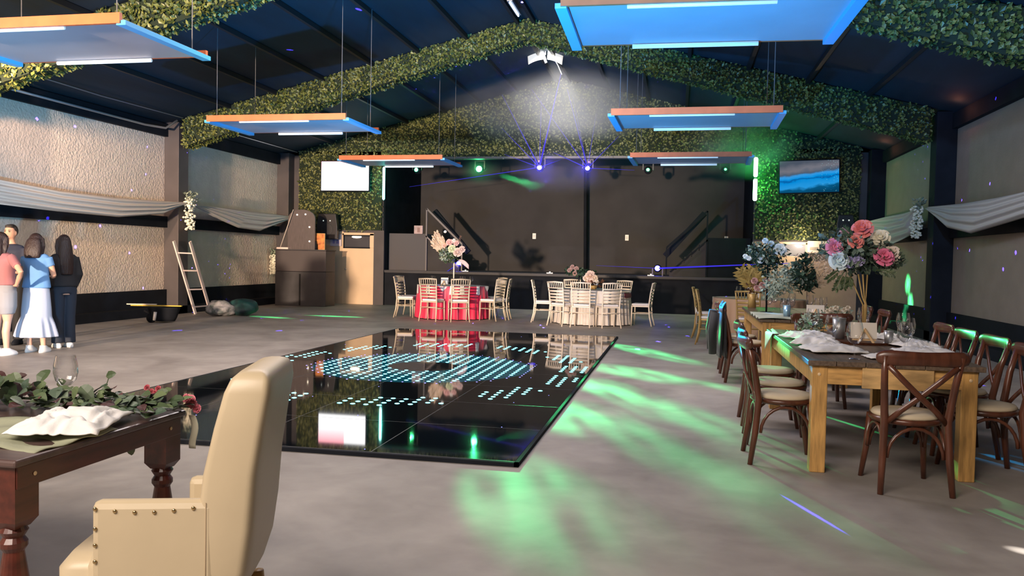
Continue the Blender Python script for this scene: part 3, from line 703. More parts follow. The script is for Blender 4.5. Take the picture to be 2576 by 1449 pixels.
def cross_chair():
    """bentwood cross-back chair; faces +y"""
    e = empty('cross_back_chair', (0, 0, 0)); m = M_walnut
    zs = .455
    MB().lathe([(.0, zs-.035), (.205, zs-.035), (.222, zs-.02), (.222, zs), (.0, zs)], (0, .0, 0), 28, cap=False).build('seat', m, e, smooth=True)
    MB().lathe([(.0, zs), (.200, zs), (.208, zs+.012), (.195, zs+.03), (.12, zs+.038), (0, zs+.04)], (0, 0, 0), 28, cap=False).build('seat_pad', M_pad, e, smooth=True)
    for s in (-1, 1):
        MB().tube([(s*.21, -.235, 0), (s*.195, -.205, .22), (s*.185, -.185, zs), (s*.205, -.225, .68), (s*.222, -.275, .86)], [.018, .023, .025, .022, .020], 10).build('rear_leg', m, e, smooth=True)
        MB().tube([(s*.20, .22, 0), (s*.18, .19, .2), (s*.165, .165, zs-.02)], [.016, .021, .025], 10).build('front_leg', m, e, smooth=True)
    # crest rail, curved and rounded at its ends
    pts = [(x, -.285+.05*(x/.29)**2*-1+.045, .845) for x in [-.268, -.258, -.225, -.16, -.08, 0, .08, .16, .225, .258, .268]]
    pts = [(p[0], -.30+.045*(1-(p[0]/.265)**2)*-1+.045, p[2]) for p in pts]
    rad = [(.012, .014), (.016, .034), (.017, .046), (.017, .047), (.017, .044), (.017, .042), (.017, .044), (.017, .047), (.017, .046), (.016, .034), (.012, .014)]
    MB().tube(pts, rad, 12).build('crest_rail', m, e, smooth=True)
    for s in (-1, 1):
        MB().tube([(s*.20, -.277, .80), (s*.10, -.262+s*.004, .70), (0, -.245+s*.008, .605), (-s*.10, -.222, .52), (-s*.175, -.195, .44)], [(.018, .010)]*5, 8, ref=(0, -1, 0)).build('cross_slat', m, e, smooth=True)
    for (a, b, y) in ((-1, 1, -.19), (-1, 1, .175)):
        pts = [(.165*math.cos(PI-PI*i/12), y, .22+.185*math.sin(PI*i/12)) for i in range(13)]
        MB().tube(pts, .0115, 8).build('arch_brace', m, e, smooth=True)
    for s in (-1, 1):
        pts = [(s*.18, .165*math.cos(PI-PI*i/12), .22+.185*math.sin(PI*i/12)) for i in range(13)]
        MB().tube(pts, .0115, 8).build('arch_brace', m, e, smooth=True)
    return e

def chiavari(m, pad, padname):
    e = empty('chiavari_chair', (0, 0, 0)); zs = .44
    MB().prism([(-.205, .19), (.205, .19), (.18, -.19), (-.18, -.19)], zs-.03, zs, 'z').build('seat', m, e, bevel=.008)
    MB().prism([(-.20, .19), (.20, .19), (.17, -.17), (-.17, -.17)], zs, zs+.045, 'z').build('cushion', pad, e, bevel=.018)
    for s in (-1, 1):
        MB().tube([(s*.205, -.25, 0), (s*.19, -.20, .2), (s*.185, -.18, zs), (s*.19, -.21, .7), (s*.205, -.255, .93)], [.013, .016, .017, .015, .014], 8).build('rear_leg', m, e, smooth=True)
        MB().tube([(s*.20, .19, 0), (s*.20, .18, zs)], [.012, .018], 8).build('front_leg', m, e, smooth=True)
        MB().tube([(s*.19, -.2, .27), (s*.2, .185, .27)], .009, 6).build('stretcher', m, e, smooth=True)
    MB().tube([(-.19, -.2, .31), (.19, -.2, .31)], .010, 6).build('stretcher', m, e, smooth=True)
    MB().tube([(-.2, .185, .27), (.2, .185, .27)], .009, 6).build('stretcher', m, e, smooth=True)
    b = MB()
    b.tube([(-.21, -.258, .92), (0, -.27, .93), (.21, -.258, .92)], .016, 8)
    b.tube([(-.2, -.238, .80), (.2, -.238, .80)], .012, 6)
    for i in range(7):
        x = -.155+i*.0517; b.tube([(x, -.24, .80), (x, -.265, .925)], .0085, 6)
    for z, y in ((.735, -.222), (.67, -.208), (.605, -.198), (.54, -.19)):
        b.tube([(-.19, y, z), (.19, y, z)], [(.010, .021)]*2, 8)
    b.build('backrest', m, e, smooth=True)
    return e

def place(proto, used, x, y, rz, label, cat, group):
    o = proto if not used.get(proto.name) else copy_tree(proto); used[proto.name] = 1
    o.location = (x, y, 0); o.rotation_euler = (0, 0, rz); return tag(o, label, cat, group)
used = {}
CC = cross_chair()
G1_ = 'dark cross-back chairs at the long farm tables'
def cc(x, y, deg, label): return place(CC, used, x, y, R(deg), label, 'chair', G1_)
cc(1.45, 5.63, 4, 'dark cross-back chair at near end of front farm table, back to the camera')
cc(.76, 6.16, -88, 'dark cross-back chair on the left of front farm table, nearest camera')
cc(.80, 6.80, -92, 'dark cross-back chair on left of front farm table, second from its near end')
cc(.82, 7.55, -90, 'dark cross-back chair on left of front farm table, by the green cloth corner')
cc(2.06, 6.12, 88, 'dark cross-back chair on right of front farm table, nearest camera')
cc(2.10, 6.80, 92, 'dark cross-back chair on right of front farm table, second from its near end')
cc(2.10, 7.45, 90, 'dark cross-back chair on right of front farm table, third from its near end')
cc(2.12, 8.10, 90, 'dark cross-back chair on right of front farm table, farthest from camera')
cc(1.44, 8.72, 180, 'dark cross-back chair at far end of the front farm table')
cc(1.55, 9.48, 2, 'dark cross-back chair at near end of the second farm table')
cc(.82, 10.15, -90, 'dark cross-back chair under a black jacket beside second farm table')
cc(.80, 10.95, -90, 'dark cross-back chair with pale cloth over its back, left of second farm table')
cc(2.12, 10.3, 90, 'dark cross-back chair on right of second farm table, nearer one')
cc(2.12, 11.2, 90, 'dark cross-back chair on right of second farm table, farther one')

def farm_table(x0, x1, y0, y1, label, board):
    e = empty('farm_table', ((x0+x1)/2, (y0+y1)/2, 0), 0, label, 'table'); w = (x1-x0)/2; d = (y1-y0)/2
    t = MB(); n = 6
    for i in range(n):
        a = -w+2*w*i/n; t.box(a+.002, a+2*w/n-.002, -d, d, .725, .76)
    t.build('tabletop', M_top, e, bevel=.004)
    for s in (-1, 1):
        MB().box(-w+.05, w-.05, s*(d-.05)-.012, s*(d-.05)+.012, .60, .725).build('end_apron', M_woodx, e, bevel=.004)
        MB().box(s*(w-.05)-.012, s*(w-.05)+.012, -d+.06, d-.06, .60, .725).build('side_apron', M_wood, e, bevel=.004)
        for q in (-1, 1):
            MB().box(s*(w-.085)-.05, s*(w-.085)+.05, q*(d-.085)-.05, q*(d-.085)+.05, 0, .725).build('leg', M_wood, e, bevel=.006)
    if board:
        MB().box(-.20, .24, -d+.012, -d+.034, .585, .73).build('end_board', mat('knotty pine', (.60, .38, .16), .5, var=.4, vscale=4, stretch=(1, 6, 4)), e, bevel=.004)
        for s in (-1, 1): MB().ell((s*(w-.08), -d+.036, .665), (.012, .006, .012)).build('bolt_cap', mat('pale wood plug', (.72, .52, .30), .4), e, smooth=True)
    return e
farm_table(.875, 1.97, 5.80, 8.42, 'pine farm table with grey board top nearest the camera at right', True)
farm_table(.95, 1.97, 9.9, 12.6, 'second pine farm table behind the front one, carrying striped linen', False)

# ------------------------------------------------------------------ small table things
def wine_glass():
    e = empty('wine_glass', (0, 0, 0))
    MB().lathe([(.005, .085), (.02, .09), (.038, .11), (.046, .14), (.045, .17), (.037, .21)], n=20, cap=False).build('bowl', M_glass, e, smooth=True)
    MB().lathe([(.004, .006), (.0035, .04), (.005, .086)], n=10, cap=False).build('stem', M_glass, e, smooth=True)
    MB().lathe([(.034, 0), (.034, .003), (.004, .008)], n=20).build('foot', M_glass, e, smooth=True)
    return e
WG = wine_glass(); gu = [0]
def glass(x, y, z, s, label, group):
    o = WG if not gu[0] else copy_tree(WG); gu[0] = 1
    o.location = (x, y, z); o.scale = (s, s, s); return tag(o, label, 'wine glass', group)
gF = 'wine glasses on the front farm table'
glass(1.20, 5.98, .761, 1.2, 'wine glass standing nearest the camera end of front farm table', gF)
glass(1.22, 6.95, .761, 1.15, 'wine glass beside the left napkins and the steel bucket', gF)
glass(1.18, 7.62, .761, 1.2, 'large wine glass among pale foliage at the left table edge', gF)
glass(1.66, 7.95, .778, 1.15, 'wine glass on the tray right of the tall flower vase', gF)
glass(1.60, 6.30, .761, 1.15, 'wine glass just behind the nearest crest rail, right of centre', gF)
glass(1.76, 6.85, .761, 1.15, 'wine glass before the right hand steel cup and napkins', gF)
glass(1.86, 7.40, .761, 1.2, 'rear wine glass in the right cluster on front farm table', gF)
for i, (x, y) in enumerate(((1.3, 10.4), (1.42, 10.9), (1.7, 10.6), (1.82, 11.0), (1.2, 11.4), (1.75, 11.6), (1.35, 12.1), (1.6, 12.2))):
    glass(x, y, .761, 1.1, 'wine glass on second farm table, %s from its near end' % ('first', 'second', 'third', 'fourth', 'fifth', 'sixth', 'seventh', 'eighth')[(0, 2, 1, 3, 4, 5, 6, 7)[i]], 'wine glasses on the second farm table')

def cloth_heap(name, x, y, z, w, d, h, rz, m, label, cat, group=None, seed=1, n=26, edge=1.0, hem=0.0):
    rnd = random.Random(seed); ox = rnd.random()*50
    def fn(u, v):
        px, py = (u-.5)*w, (v-.5)*d
        rr = max(abs(u-.5), abs(v-.5))*2
        a = NZ.noise(Vector((u*3+ox, v*2.2, 0))); b = 1-abs(NZ.noise(Vector((u*5+ox+a, v*4, 3))))*2.4
        k = (1-rr**3)
        zz = .006+h*max(0, (.45+.55*b))*(.18+.82*k)
        return (px*(1+.16*NZ.noise(Vector((v*3, ox, u)))), py*(1+.16*NZ.noise(Vector((u*3, ox+9, v)))), zz-hem*max(0, rr-.85)*6)
    o = MB().grid(fn, n, n).build(name, m, None, smooth=True, solid=.004)
    o.location = (x, y, z); o.rotation_euler = (0, 0, rz); return tag(o, label, cat, group)
gN = 'white napkins on the front farm table'
cloth_heap('napkin', 1.13, 6.42, .762, .40, .36, .055, .2, M_white, 'crumpled white napkin nearest camera on left edge of front farm table', 'napkin', gN, 1)
cloth_heap('napkin', 1.10, 6.90, .762, .34, .32, .065, -.3, M_white, 'crumpled white napkin on left edge, second from camera', 'napkin', gN, 2)
cloth_heap('napkin', 1.10, 7.42, .762, .34, .34, .075, .5, M_white, 'crumpled white napkin on left edge, by the large glass', 'napkin', gN, 3)
cloth_heap('napkin', 1.80, 6.52, .762, .38, .34, .05, .1, M_white, 'white napkin folded flat behind the right end of the nearest crest rail', 'napkin', gN, 4)
cloth_heap('napkin', 1.84, 7.05, .762, .28, .34, .06, .4, M_white, 'white napkin on right edge, middle one', 'napkin', gN, 5)
cloth_heap('napkin', 1.80, 7.62, .762, .22, .26, .06, .4, M_white, 'small white napkin on the right edge behind the steel cup', 'napkin', gN, 6)
cloth_heap('napkin', 1.44, 6.08, .762, .30, .18, .03, .1, M_white, 'thin white napkin at the near end above the cross-back chair', 'napkin', gN, 7)

e = empty('serving_tray', (1.52, 7.35, .761), 0, 'round dark wooden serving tray carrying the card and vase', 'tray')
MB().lathe([(0, 0), (.30, 0), (.315, .02), (.30, .02), (.29, .012), (0, .012)], n=40, cap=False).build('tray_base', M_walnut, e, smooth=False)
def cup(x, y, z, r, h, label, m=M_steel):
    e = empty('steel_cup', (x, y, z), 0, label, 'cup')
    MB().lathe([(0, 0), (r*.82, 0), (r, h), (r*.95, h), (r*.78, .004), (0, .004)], n=24, cap=False).build('body', m, e, smooth=True)
    MB().lathe([(r*.94, h-.004), (r*1.03, h-.002), (r*1.03, h+.004), (r*.94, h+.004)], n=24, cap=False).build('rim', m, e, smooth=True)
cup(1.36, 7.42, .778, .055, .17, 'tall brushed steel bucket left of the wooden card stand')
cup(1.68, 7.10, .778, .036, .10, 'short steel cup right of the wooden card stand')
cup(1.30, 10.35, .761, .045, .14, 'steel cup tinted as lit blue on the second farm table', mat('blue lit steel', (.4, .65, .85), .3, .7))  # blue tint in the steel stands in for the stage light on it
def card(x, y, z, w, h, label, rz=0):
    e = empty('table_card', (x, y, z), rz, label, 'sign')
    c = MB().box(-w/2, w/2, -.004, .004, .03, .03+h).build('card', mat('white card', (.74, .68, .60), .6), e); c.rotation_euler = (-.15, 0, 0)
    for s in (-1, 1): MB().beam((0, -.012, .11), (s*w*.3, -.085, 0), .012, .018).build('stand_leg', mat('pale beech', (.62, .42, .22), .5), e)
    MB().beam((-w*.45, 0, .02), (w*.45, 0, .02), .03, .012).build('stand_bar', mat('pale beech', (.62, .42, .22), .5), e)
card(1.50, 7.13, .778, .20, .13, 'white table card on a pale wooden A-shaped stand, front farm table')
card(1.62, 10.3, .761, .20, .13, 'white table card standing on the second farm table')

# linen on the tables
def cloth_over(name, pts_fn, nu, nv, m, label, cat, solid=.004):
    return tag(MB().grid(pts_fn, nu, nv).build(name, m, None, smooth=True, solid=solid), label, cat)
cloth_over('table_runner', lambda u, v: ((.862, 8.40-.62*u, .768-.20*v*(1-u)) if v > .0 else (.93, 8.40-.62*u, .768)), 10, 6, mat('pale linen', (.62, .64, .58), .8), 'pale cloth corner hanging over the left edge of front farm table', 'cloth')
cloth_over('table_runner', lambda u, v: (.93+.40*u, 9.86+1.2*v, .768+.012*math.sin(v*22+u*3)), 14, 40, mat('striped linen', (.50, .52, .44), .8, col2=(.24, .28, .22), vscale=3, stretch=(1, 9, 1)), 'striped sage linen laid at near left corner of second farm table', 'cloth')
cloth_over('seat_cloth', lambda u, v: (.545-.03*math.sin(v*PI)+.02*u, 10.75+.42*u, .885-.5*abs(v-.45)**1.15-.02*math.sin(u*9)), 12, 18, mat('lilac lining', (.52, .50, .56), .7), 'pale lilac cloth draped over a chair back left of second farm table', 'cloth')
def jacket():
    e = empty('draped_jacket', (.52, 10.15, .60), 0, 'black jacket draped over the chair left of second farm table', 'jacket')
    mj = mat('black cloth', (.012, .012, .014), .75, sheen=.2)
    def fn(u, v):
        a = (v-.5)*2; s = 1 if a > 0 else -1
        return (-.035*s-.02*a+(.05 if a > 0 else 0)+.015*math.sin(u*14), -.27+.54*u, .32-.62*abs(a)**1.1+.02*math.sin(u*11+a*3))
    MB().grid(fn, 20, 20).build('body', mj, e, smooth=True, solid=.012)
    MB().tube([(-.07, -.27, .22), (-.10, -.29, .0), (-.09, -.27, -.26)], [.05, .055, .045], 10).build('sleeve', mj, e, smooth=True)
    MB().tube([(-.07, .27, .22), (-.10, .29, .0), (-.09, .27, -.26)], [.05, .055, .045], 10).build('sleeve', mj, e, smooth=True)
jacket()

# ------------------------------------------------------------------ flowers
def rose_mesh(r, seed=0):
    rnd = random.Random(seed); b = MB()
    for lay, (n, rr, hh, op) in enumerate(((3, .25, .8, .1), (5, .5, .8, .35), (6, .78, .7, .7), (6, 1.0, .45, 1.05))):
        for k in range(n):
            a0 = 2*PI*k/n+lay*.6+rnd.random()*.3; wdt = 2*PI/n*.75
            def fn(u, v, a0=a0, rr=rr, hh=hh, op=op, wdt=wdt):
                a = a0+(u-.5)*wdt*(.6+.6*math.sin(v*PI*.7)); q = rr*(.25+.75*v**.8)+op*.12*v**3
                z = hh*v-op*.25*v**3-.1*abs(u-.5)*v
                return (r*q*math.cos(a), r*q*math.sin(a), r*z)
            b.grid(fn, 4, 4)
    b.ell((0, 0, r*.2), (r*.3, r*.3, r*.3), 8, 6)
    return b
def flower_part(name, parent, pos, r, col, seed=0, toward=(0, -1, .35), label=None):
    o = rose_mesh(r, seed).build(name, mat('petal %.2f %.2f %.2f' % col, col, .55, sheen=.2), parent, smooth=True)
    o.location = Vector(pos)-parent.location; o.rotation_euler = Vector(toward).to_track_quat('Z', 'Y').to_euler()
    if label: o['label'] = label
    return o
def foliage(parent, blobs, m, size=.05, seed=1, name='foliage'):
    """leafy sprays: blobs = (centre, radius, number)"""
    rnd = random.Random(seed); b = MB()
    for (c, r, n) in blobs:
        c = Vector(c)-parent.location
        if not isinstance(r, (tuple, list)): r = (r, r, r)
        for i in range(n):
            d = Vector((rnd.gauss(0, 1), rnd.gauss(0, 1), rnd.gauss(0, 1))).normalized(); k = rnd.uniform(.5, 1)
            leaf_quad(b, c+Vector((d.x*r[0], d.y*r[1], d.z*r[2]))*k, d, size, rnd)
        for i in range(max(3, n//18)):
            d = Vector((rnd.gauss(0, 1), rnd.gauss(0, 1), rnd.gauss(0, 1))).normalized()
            q = c+Vector((d.x*r[0], d.y*r[1], d.z*r[2])); b.tube([c, (c+q)/2+Vector((0, 0, r[2]*.08)), q], [.005, .004, .002], 4)
    return tag(b.build(name, m, parent), kind='stuff')
def frond(parent, base, tip, n, ln, m, name='frond', seed=0, width=.012):
    """a feathery or palm frond: a rib with blades both sides"""
    rnd = random.Random(seed); b = MB(); base = Vector(base)-parent.location; tip = Vector(tip)-parent.location; d = (tip-base)
    side = d.cross(Vector((0, 1, 0))).normalized()
    b.tube([base, base+d*.5+Vector((0, 0, .02)), tip], [.005, .004, .002], 5)
    for i in range(n):
        t = .25+.75*i/n; p = base+d*t
        for s in (-1, 1):
            l = ln*(1-.5*abs(t-.5))*rnd.uniform(.8, 1.15); q = p+side*s*l*.75+d.normalized()*l*.6+Vector((0, rnd.uniform(-.3, .3)*l, rnd.uniform(-.1, .1)*l))
            mid = (p+q)/2; w = d.normalized()*width
            b.add([p, mid+w, q, mid-w], [(0, 1, 2), (0, 2, 3)])
    return b.build(name, m, parent)
L_euc = leafmat('eucalyptus leaves', (.05, .085, .055), (.15, .19, .13), .5)
L_dark = leafmat('dark green leaves', (.012, .03, .02), (.05, .10, .06), .45)
L_sage = leafmat('sage leaves', (.16, .22, .17), (.40, .46, .36), .6)
L_goldp = leafmat('gold palm leaves', (.30, .20, .05), (.55, .38, .12), .4)
L_pamp = leafmat('pampas plume', (.42, .30, .20), (.66, .50, .36), .8)
L_garl = leafmat('olive leaves', (.025, .05, .02), (.12, .16, .07), .5)
L_brown = leafmat('brown leaves', (.05, .02, .01), (.18, .08, .04), .6)

# tall arrangement on the front farm table
YV = 7.85
vb = atZ(2166, 858, .778); vb = Vector((1.60, 7.62, .778))
e = empty('flower_arrangement', vb, 0, 'tall rose and eucalyptus arrangement on thin gold stems, front farm table', 'flowers')
MB().lathe([(0, 0), (.05, 0), (.055, .01), (.03, .05), (.045, .16), (.05, .18)], n=20, cap=False).build('vase', M_glass, e, smooth=True)
top_ = atY(2166, 690, 7.65)-vb
for (dx, dy, bx) in ((-.10, .0, -.01), (-.02, .04, .005), (.0, -.04, .01), (.05, .02, .0)):
    MB().tube([(bx, 0, .02), (bx*1.4, 0, .28), (dx*.4+top_.x*.3, dy*.5, top_.z*.65), (top_.x+dx, dy, top_.z)], [.007, .006, .006, .007], 6).build('stem', M_gold, e, smooth=True)
C1 = atY(2165, 640, 7.7)
for i, (x, y, dy, r, col, lb) in enumerate((
    (2170, 578, 0, .085, (.78, .22, .20), 'coral rose at the top'), (2152, 609, -.12, .062, (.86, .26, .20), 'coral rose in the middle'),
    (2098, 622, -.10, .072, (.85, .30, .42), 'pink rose at the left'), (2215, 600, .0, .075, (.80, .74, .56), 'ivory rose at upper right'),
    (2222, 648, -.14, .080, (.88, .22, .38), 'bright pink rose at the right'), (2243, 640, -.05, .070, (.84, .70, .58), 'cream rose at the right end'),
    (2109, 656, -.12, .078, (.72, .84, .86), 'pale blue white rose at lower left'), (2098, 645, .0, .05, (.30, .62, .75), 'blue rose at lower left'),
    (2160, 656, -.12, .05, (.45, .40, .62), 'violet blossom underneath'), (2138, 660, -.1, .048, (.34, .28, .55), 'violet blossom underneath left'),
    (2205, 628, -.02, .05, (.80, .62, .56), None), (2125, 583, .05, .04, (.62, .34, .40), None))):
    flower_part('rose', e, atY(x, y, 7.7+dy), r, col, i, (random.uniform(-.4, .2), -1, random.uniform(.1, .7)), lb)
foliage(e, [(C1, (.30, .22, .17), 420), (C1+Vector((-.22, 0, .08)), (.12, .12, .14), 120), (C1+Vector((.22, 0, -.04)), (.14, .12, .10), 110)], L_euc, .055, 5)
foliage(e, [(C1+Vector((0, 0, -.03)), (.26, .18, .12), 260)], L_dark, .06, 6)
for i, (x, y, tx, ty) in enumerate(((2125, 680, 2100, 732), (2115, 678, 2080, 705), (2130, 685, 2122, 728), (2200, 680, 2250, 690), (2150, 600, 2120, 572), (2140, 690, 2135, 722))):
    frond(e, atY(x, y, 7.6), atY(tx, ty, 7.55), 12, .05, L_garl, seed=i)

# dark arrangement on the second table
C2 = atY(1932, 640, 11.2); e = empty('flower_arrangement', (C2.x, 11.2, .761), 0, 'tall dark green arrangement with white blooms, second farm table', 'flowers')
MB().tube([(0, 0, 0), (.0, 0, C2.z-.76)], [.012, .010], 8).build('stand', M_black, e, smooth=True)
MB().lathe([(0, 0), (.08, 0), (.08, .01), (0, .015)], n=18).build('base', M_black, e)
for i, (x, y, r, col) in enumerate(((1925, 606, .036, (.55, .66, .68)), (1940, 613, .036, (.5, .6, .62)), (1962, 628, .075, (.7, .72, .64)), (1913, 655, .04, (.7, .76, .76)), (1884, 650, .03, (.8, .82, .78)), (1875, 645, .03, (.75, .8, .75)))):
    flower_part('white_bloom', e, atY(x, y, 11.1), r, col, 30+i)
foliage(e, [(C2, (.26, .2, .17), 380), (C2+Vector((-.17, 0, 0)), (.12, .1, .08), 90), (C2+Vector((0, 0, -.18)), (.10, .1, .12), 90)], L_dark, .06, 8)
foliage(e, [(C2+Vector((-.1, -.05, .04)), (.2, .12, .12), 90)], L_sage, .045, 9)
# gold palm and brown blooms
C3 = atY(1893, 715, 12.4); e = empty('dried_arrangement', (C3.x, 12.4, .761), 0, 'gold palm leaves with dusky blooms at the far end of second farm table', 'flowers')
MB().lathe([(0, 0), (.06, 0), (.05, .12), (.06, .2), (.055, .2), (0, .02)], n=16, cap=False).build('vase', M_gold, e, smooth=True)
for i, (tx, ty) in enumerate(((1858, 682), (1862, 672), (1882, 676), (1912, 695), (1905, 680), (1895, 668))):
    frond(e, atY(1893, 735, 12.4), atY(tx, ty, 12.3), 7, .14, L_goldp, seed=i, width=.028)
foliage(e, [(C3+Vector((.05, 0, -.02)), (.17, .12, .12), 160)], L_brown, .05, 12)
for i, (x, y) in enumerate(((1898, 707), (1918, 718), (1905, 725), (1928, 708))): flower_part('dusky_bloom', e, atY(x, y, 12.25), .045, (.50, .28, .26), 50+i)
# sage greenery and fan
C4 = atY(1965, 712, 10.9); e = empty('greenery_arrangement', (C4.x+.05, 10.9, .761), 0, 'loose sage and grey greenery with plume fan, right part of second farm table', 'flowers')
MB().lathe([(0, 0), (.05, 0), (.06, .1), (.05, .2), (.045, .2), (0, .02)], n=16, cap=False).build('vase', M_glass, e, smooth=True)
foliage(e, [(C4+Vector((0, 0, .02)), (.22, .16, .15), 330), (C4+Vector((-.12, 0, -.1)), (.14, .1, .08), 90), (C4+Vector((.12, 0, .16)), (.14, .1, .08), 90)], L_sage, .05, 15)
foliage(e, [(atY(2020, 690, 10.9), (.14, .12, .22), 220)], L_dark, .09, 16)
for i in range(9):
    a = -.35+i*.17; b0 = atY(2035, 735, 11.1); frond(e, b0, b0+Vector((.52*math.sin(a), 0, .52*math.cos(a))), 12, .06, L_pamp, name='plume', seed=i, width=.012)
frond(e, atY(1930, 755, 10.5), atY(1985, 690, 10.7), 8, .08, L_sage, seed=44)
frond(e, atY(2030, 690, 10.7), atY(2080, 600, 10.8), 4, .03, L_garl, seed=46)
# small blooms on second table
e = empty('small_bouquet', (1.85, 10.25, .761), 0, 'small loose bunch of pale blossoms at right edge of second farm table', 'flowers')
foliage(e, [((1.85, 10.25, .84), (.16, .14, .07), 160)], L_sage, .045, 18)
for i in range(6): flower_part('blossom', e, (1.73+i*.045, 10.14+.03*(i % 2), .86+.02*(i % 3)), .028, (.62, .54, .42), 70+i)
e = empty('foliage_sprig', (1.2, 7.95, .761), 0, 'pale green foliage sprig lying beside the large glass, front farm table', 'foliage')
foliage(e, [((1.2, 7.85, .86), (.13, .14, .09), 160)], L_sage, .05, 19)

# ------------------------------------------------------------------ round tables
M_ivory = mat('ivory satin', (.68, .62, .56), .6)
def round_table(cx, cy, r, m, cname, lab_t, lab_c, folds, zb=.02):
    e = empty('round_table', (cx, cy, 0), 0, lab_t, 'table')
    MB().lathe([(0, .71), (r-.02, .71), (r-.02, .74), (0, .74)], n=40, cap=False).build('tabletop', M_wood, e)
    MB().tube([(0, 0, 0), (0, 0, .71)], .05, 12).build('pedestal', M_steel, e, smooth=True)
    MB().box(-.35, .35, -.04, .04, 0, .05).box(-.04, .04, -.35, .35, 0, .049).build('foot', M_steel, e)
    b = MB()
    b.lathe([(0, .752), (r-.05, .752), (r-.005, .748), (r, .735), (r+.012, .60), (r+.02, .35), (r+.03, zb)], n=160, cap=False,
            fn=lambda a, z: 1+(0 if z > .73 else (.735-z)*.07*math.sin(a*folds)+(.735-z)*.03*math.sin(a*folds*.37+1)))
    o = b.build('tablecloth', m, None, smooth=True); o.location = (cx, cy, 0); tag(o, lab_c, 'tablecloth')
    return e
RT = (-5.07, 18.5); WT = (-1.80, 18.3)
round_table(*RT, .80, M_red, 'red', 'round banquet table hidden under the red satin cloth', 'red satin cloth reaching the floor on left round table', 26)
round_table(*WT, .80, M_ivory, 'ivory', 'round banquet table hidden under the pale pleated cloth', 'pale pleated cloth reaching the floor on right round table', 40)
def overlay(cx, cy, r, m, label, drop=.13, corners=False, rz=0):
    def fn(u, v):
        x, y = (u-.5)*2, (v-.5)*2; s = r*.80
        X, Y = x*s, y*s; q = math.hypot(X, Y)
        if q > r*.99: z = .757-(q-r*.99)*1.1; k = (r*1.0+.02+.02*math.sin(8*(x+y)))/q; X *= k; Y *= k
        else: z = .757
        return (X, Y, z)
    o = MB().grid(fn, 40, 40).build('overlay_cloth', m, None, smooth=True); o.location = (cx, cy, 0); o.rotation_euler = (0, 0, rz); return tag(o, label, 'cloth')
overlay(*RT, .80, mat('white lace', (.66, .62, .60), .8), 'white square overlay cloth on top of red round table', rz=.78)
o = overlay(*WT, .80, mat('white lace', (.66, .62, .60), .8), 'white square overlay cloth on top of pale round table', rz=.5)
# burgundy sash peeking at the pale table's right
cloth_over('burgundy_cloth', lambda u, v: (WT[0]+(.83+.01*v)*math.cos(-.55+.5*u), WT[1]+(.83+.01*v)*math.sin(-.55+.5*u), .72-.12*v), 10, 4, mat('burgundy satin', (.16, .02, .04), .5), 'burgundy cloth strip at the right side of the pale round table', 'cloth')
# hanging napkins on red table
for i, a in enumerate((-2.02, -1.32, -1.05, -2.55, -.55)):
    cloth_over('napkin', lambda u, v, a=a: (RT[0]+(.836+.006*v)*math.cos(a+(u-.5)*.10*(1+.5*v)), RT[1]+(.836+.006*v)*math.sin(a+(u-.5)*.10*(1+.5*v)), .765-.20*v+.01*math.sin(u*9)), 6, 6, M_white,
        ('white napkin hanging over the red cloth, %s' % ('left of the front chairs', 'between the two front chairs', 'right of the right front chair', 'near the left chairs', 'near the right chairs')[i]), 'napkin')['group'] = 'napkins hanging round the red table'
CH_S = chiavari(M_silverc, mat('white cushion', (.74, .70, .70), .8), 'x')
gR = 'champagne chiavari chairs round the red table'
def ring_chair(proto, c, ang, rad, label, group, dx=0):
    x = c[0]+rad*math.cos(R(ang)); y = c[1]+rad*math.sin(R(ang)); return place(proto, used, x, y, R(ang+90)+dx, label, 'chair', group)
CH_W = chiavari(M_whitew, mat('white cushion', (.74, .70, .70), .8), 'x'); CH_G = chiavari(M_gold, mat('white cushion', (.74, .70, .70), .8), 'x')
for a, rd, lb in ((-99, 1.06, 'champagne chiavari chair before the red table, left one of front pair'), (-67, 1.06, 'champagne chiavari chair before the red table, right one of front pair'),
              (-168, 1.08, 'champagne chiavari chair left of the red table, nearer one'), (168, 1.18, 'champagne chiavari chair left of the red table, outermost one'),
              (-20, 1.08, 'champagne chiavari chair right of the red table, nearer one'), (4, 1.10, 'champagne chiavari chair right of the red table, outermost one'),
              (42, 1.08, 'champagne chiavari chair behind the red table at right')):
    ring_chair(CH_S, RT, a, rd, lb, gR)
gW = 'white chiavari chairs round the pale table'
for a, rd, lb in ((-122, 1.06, 'white chiavari chair before the pale table, left of front three'), (-96, 1.05, 'white chiavari chair before the pale table, middle of front three'),
              (-67, 1.06, 'white chiavari chair before the pale table, right of front three'), (184, 1.10, 'white chiavari chair at left side of the pale table'),
              (-7, 1.08, 'white chiavari chair at right side of the pale table'), (118, 1.06, 'white chiavari chair behind the pale table, left one'), (62, 1.06, 'white chiavari chair behind the pale table, right one')):
    ring_chair(CH_W, WT, a, rd, lb, gW)
place(CH_G, used, .60, 14.55, R(-95), 'gold chiavari chair with ribbon bow left of the third table, nearer one', 'chair', 'gold chiavari chairs by the third table')
place(CH_G, used, .56, 15.8, R(-95), 'gold chiavari chair left of the third table, farther one', 'chair', 'gold chiavari chairs by the third table')
place(CH_G, used, 1.25, 14.5, R(-20), 'gold chiavari chair before the third table beside its cloth', 'chair', 'gold chiavari chairs by the third table')
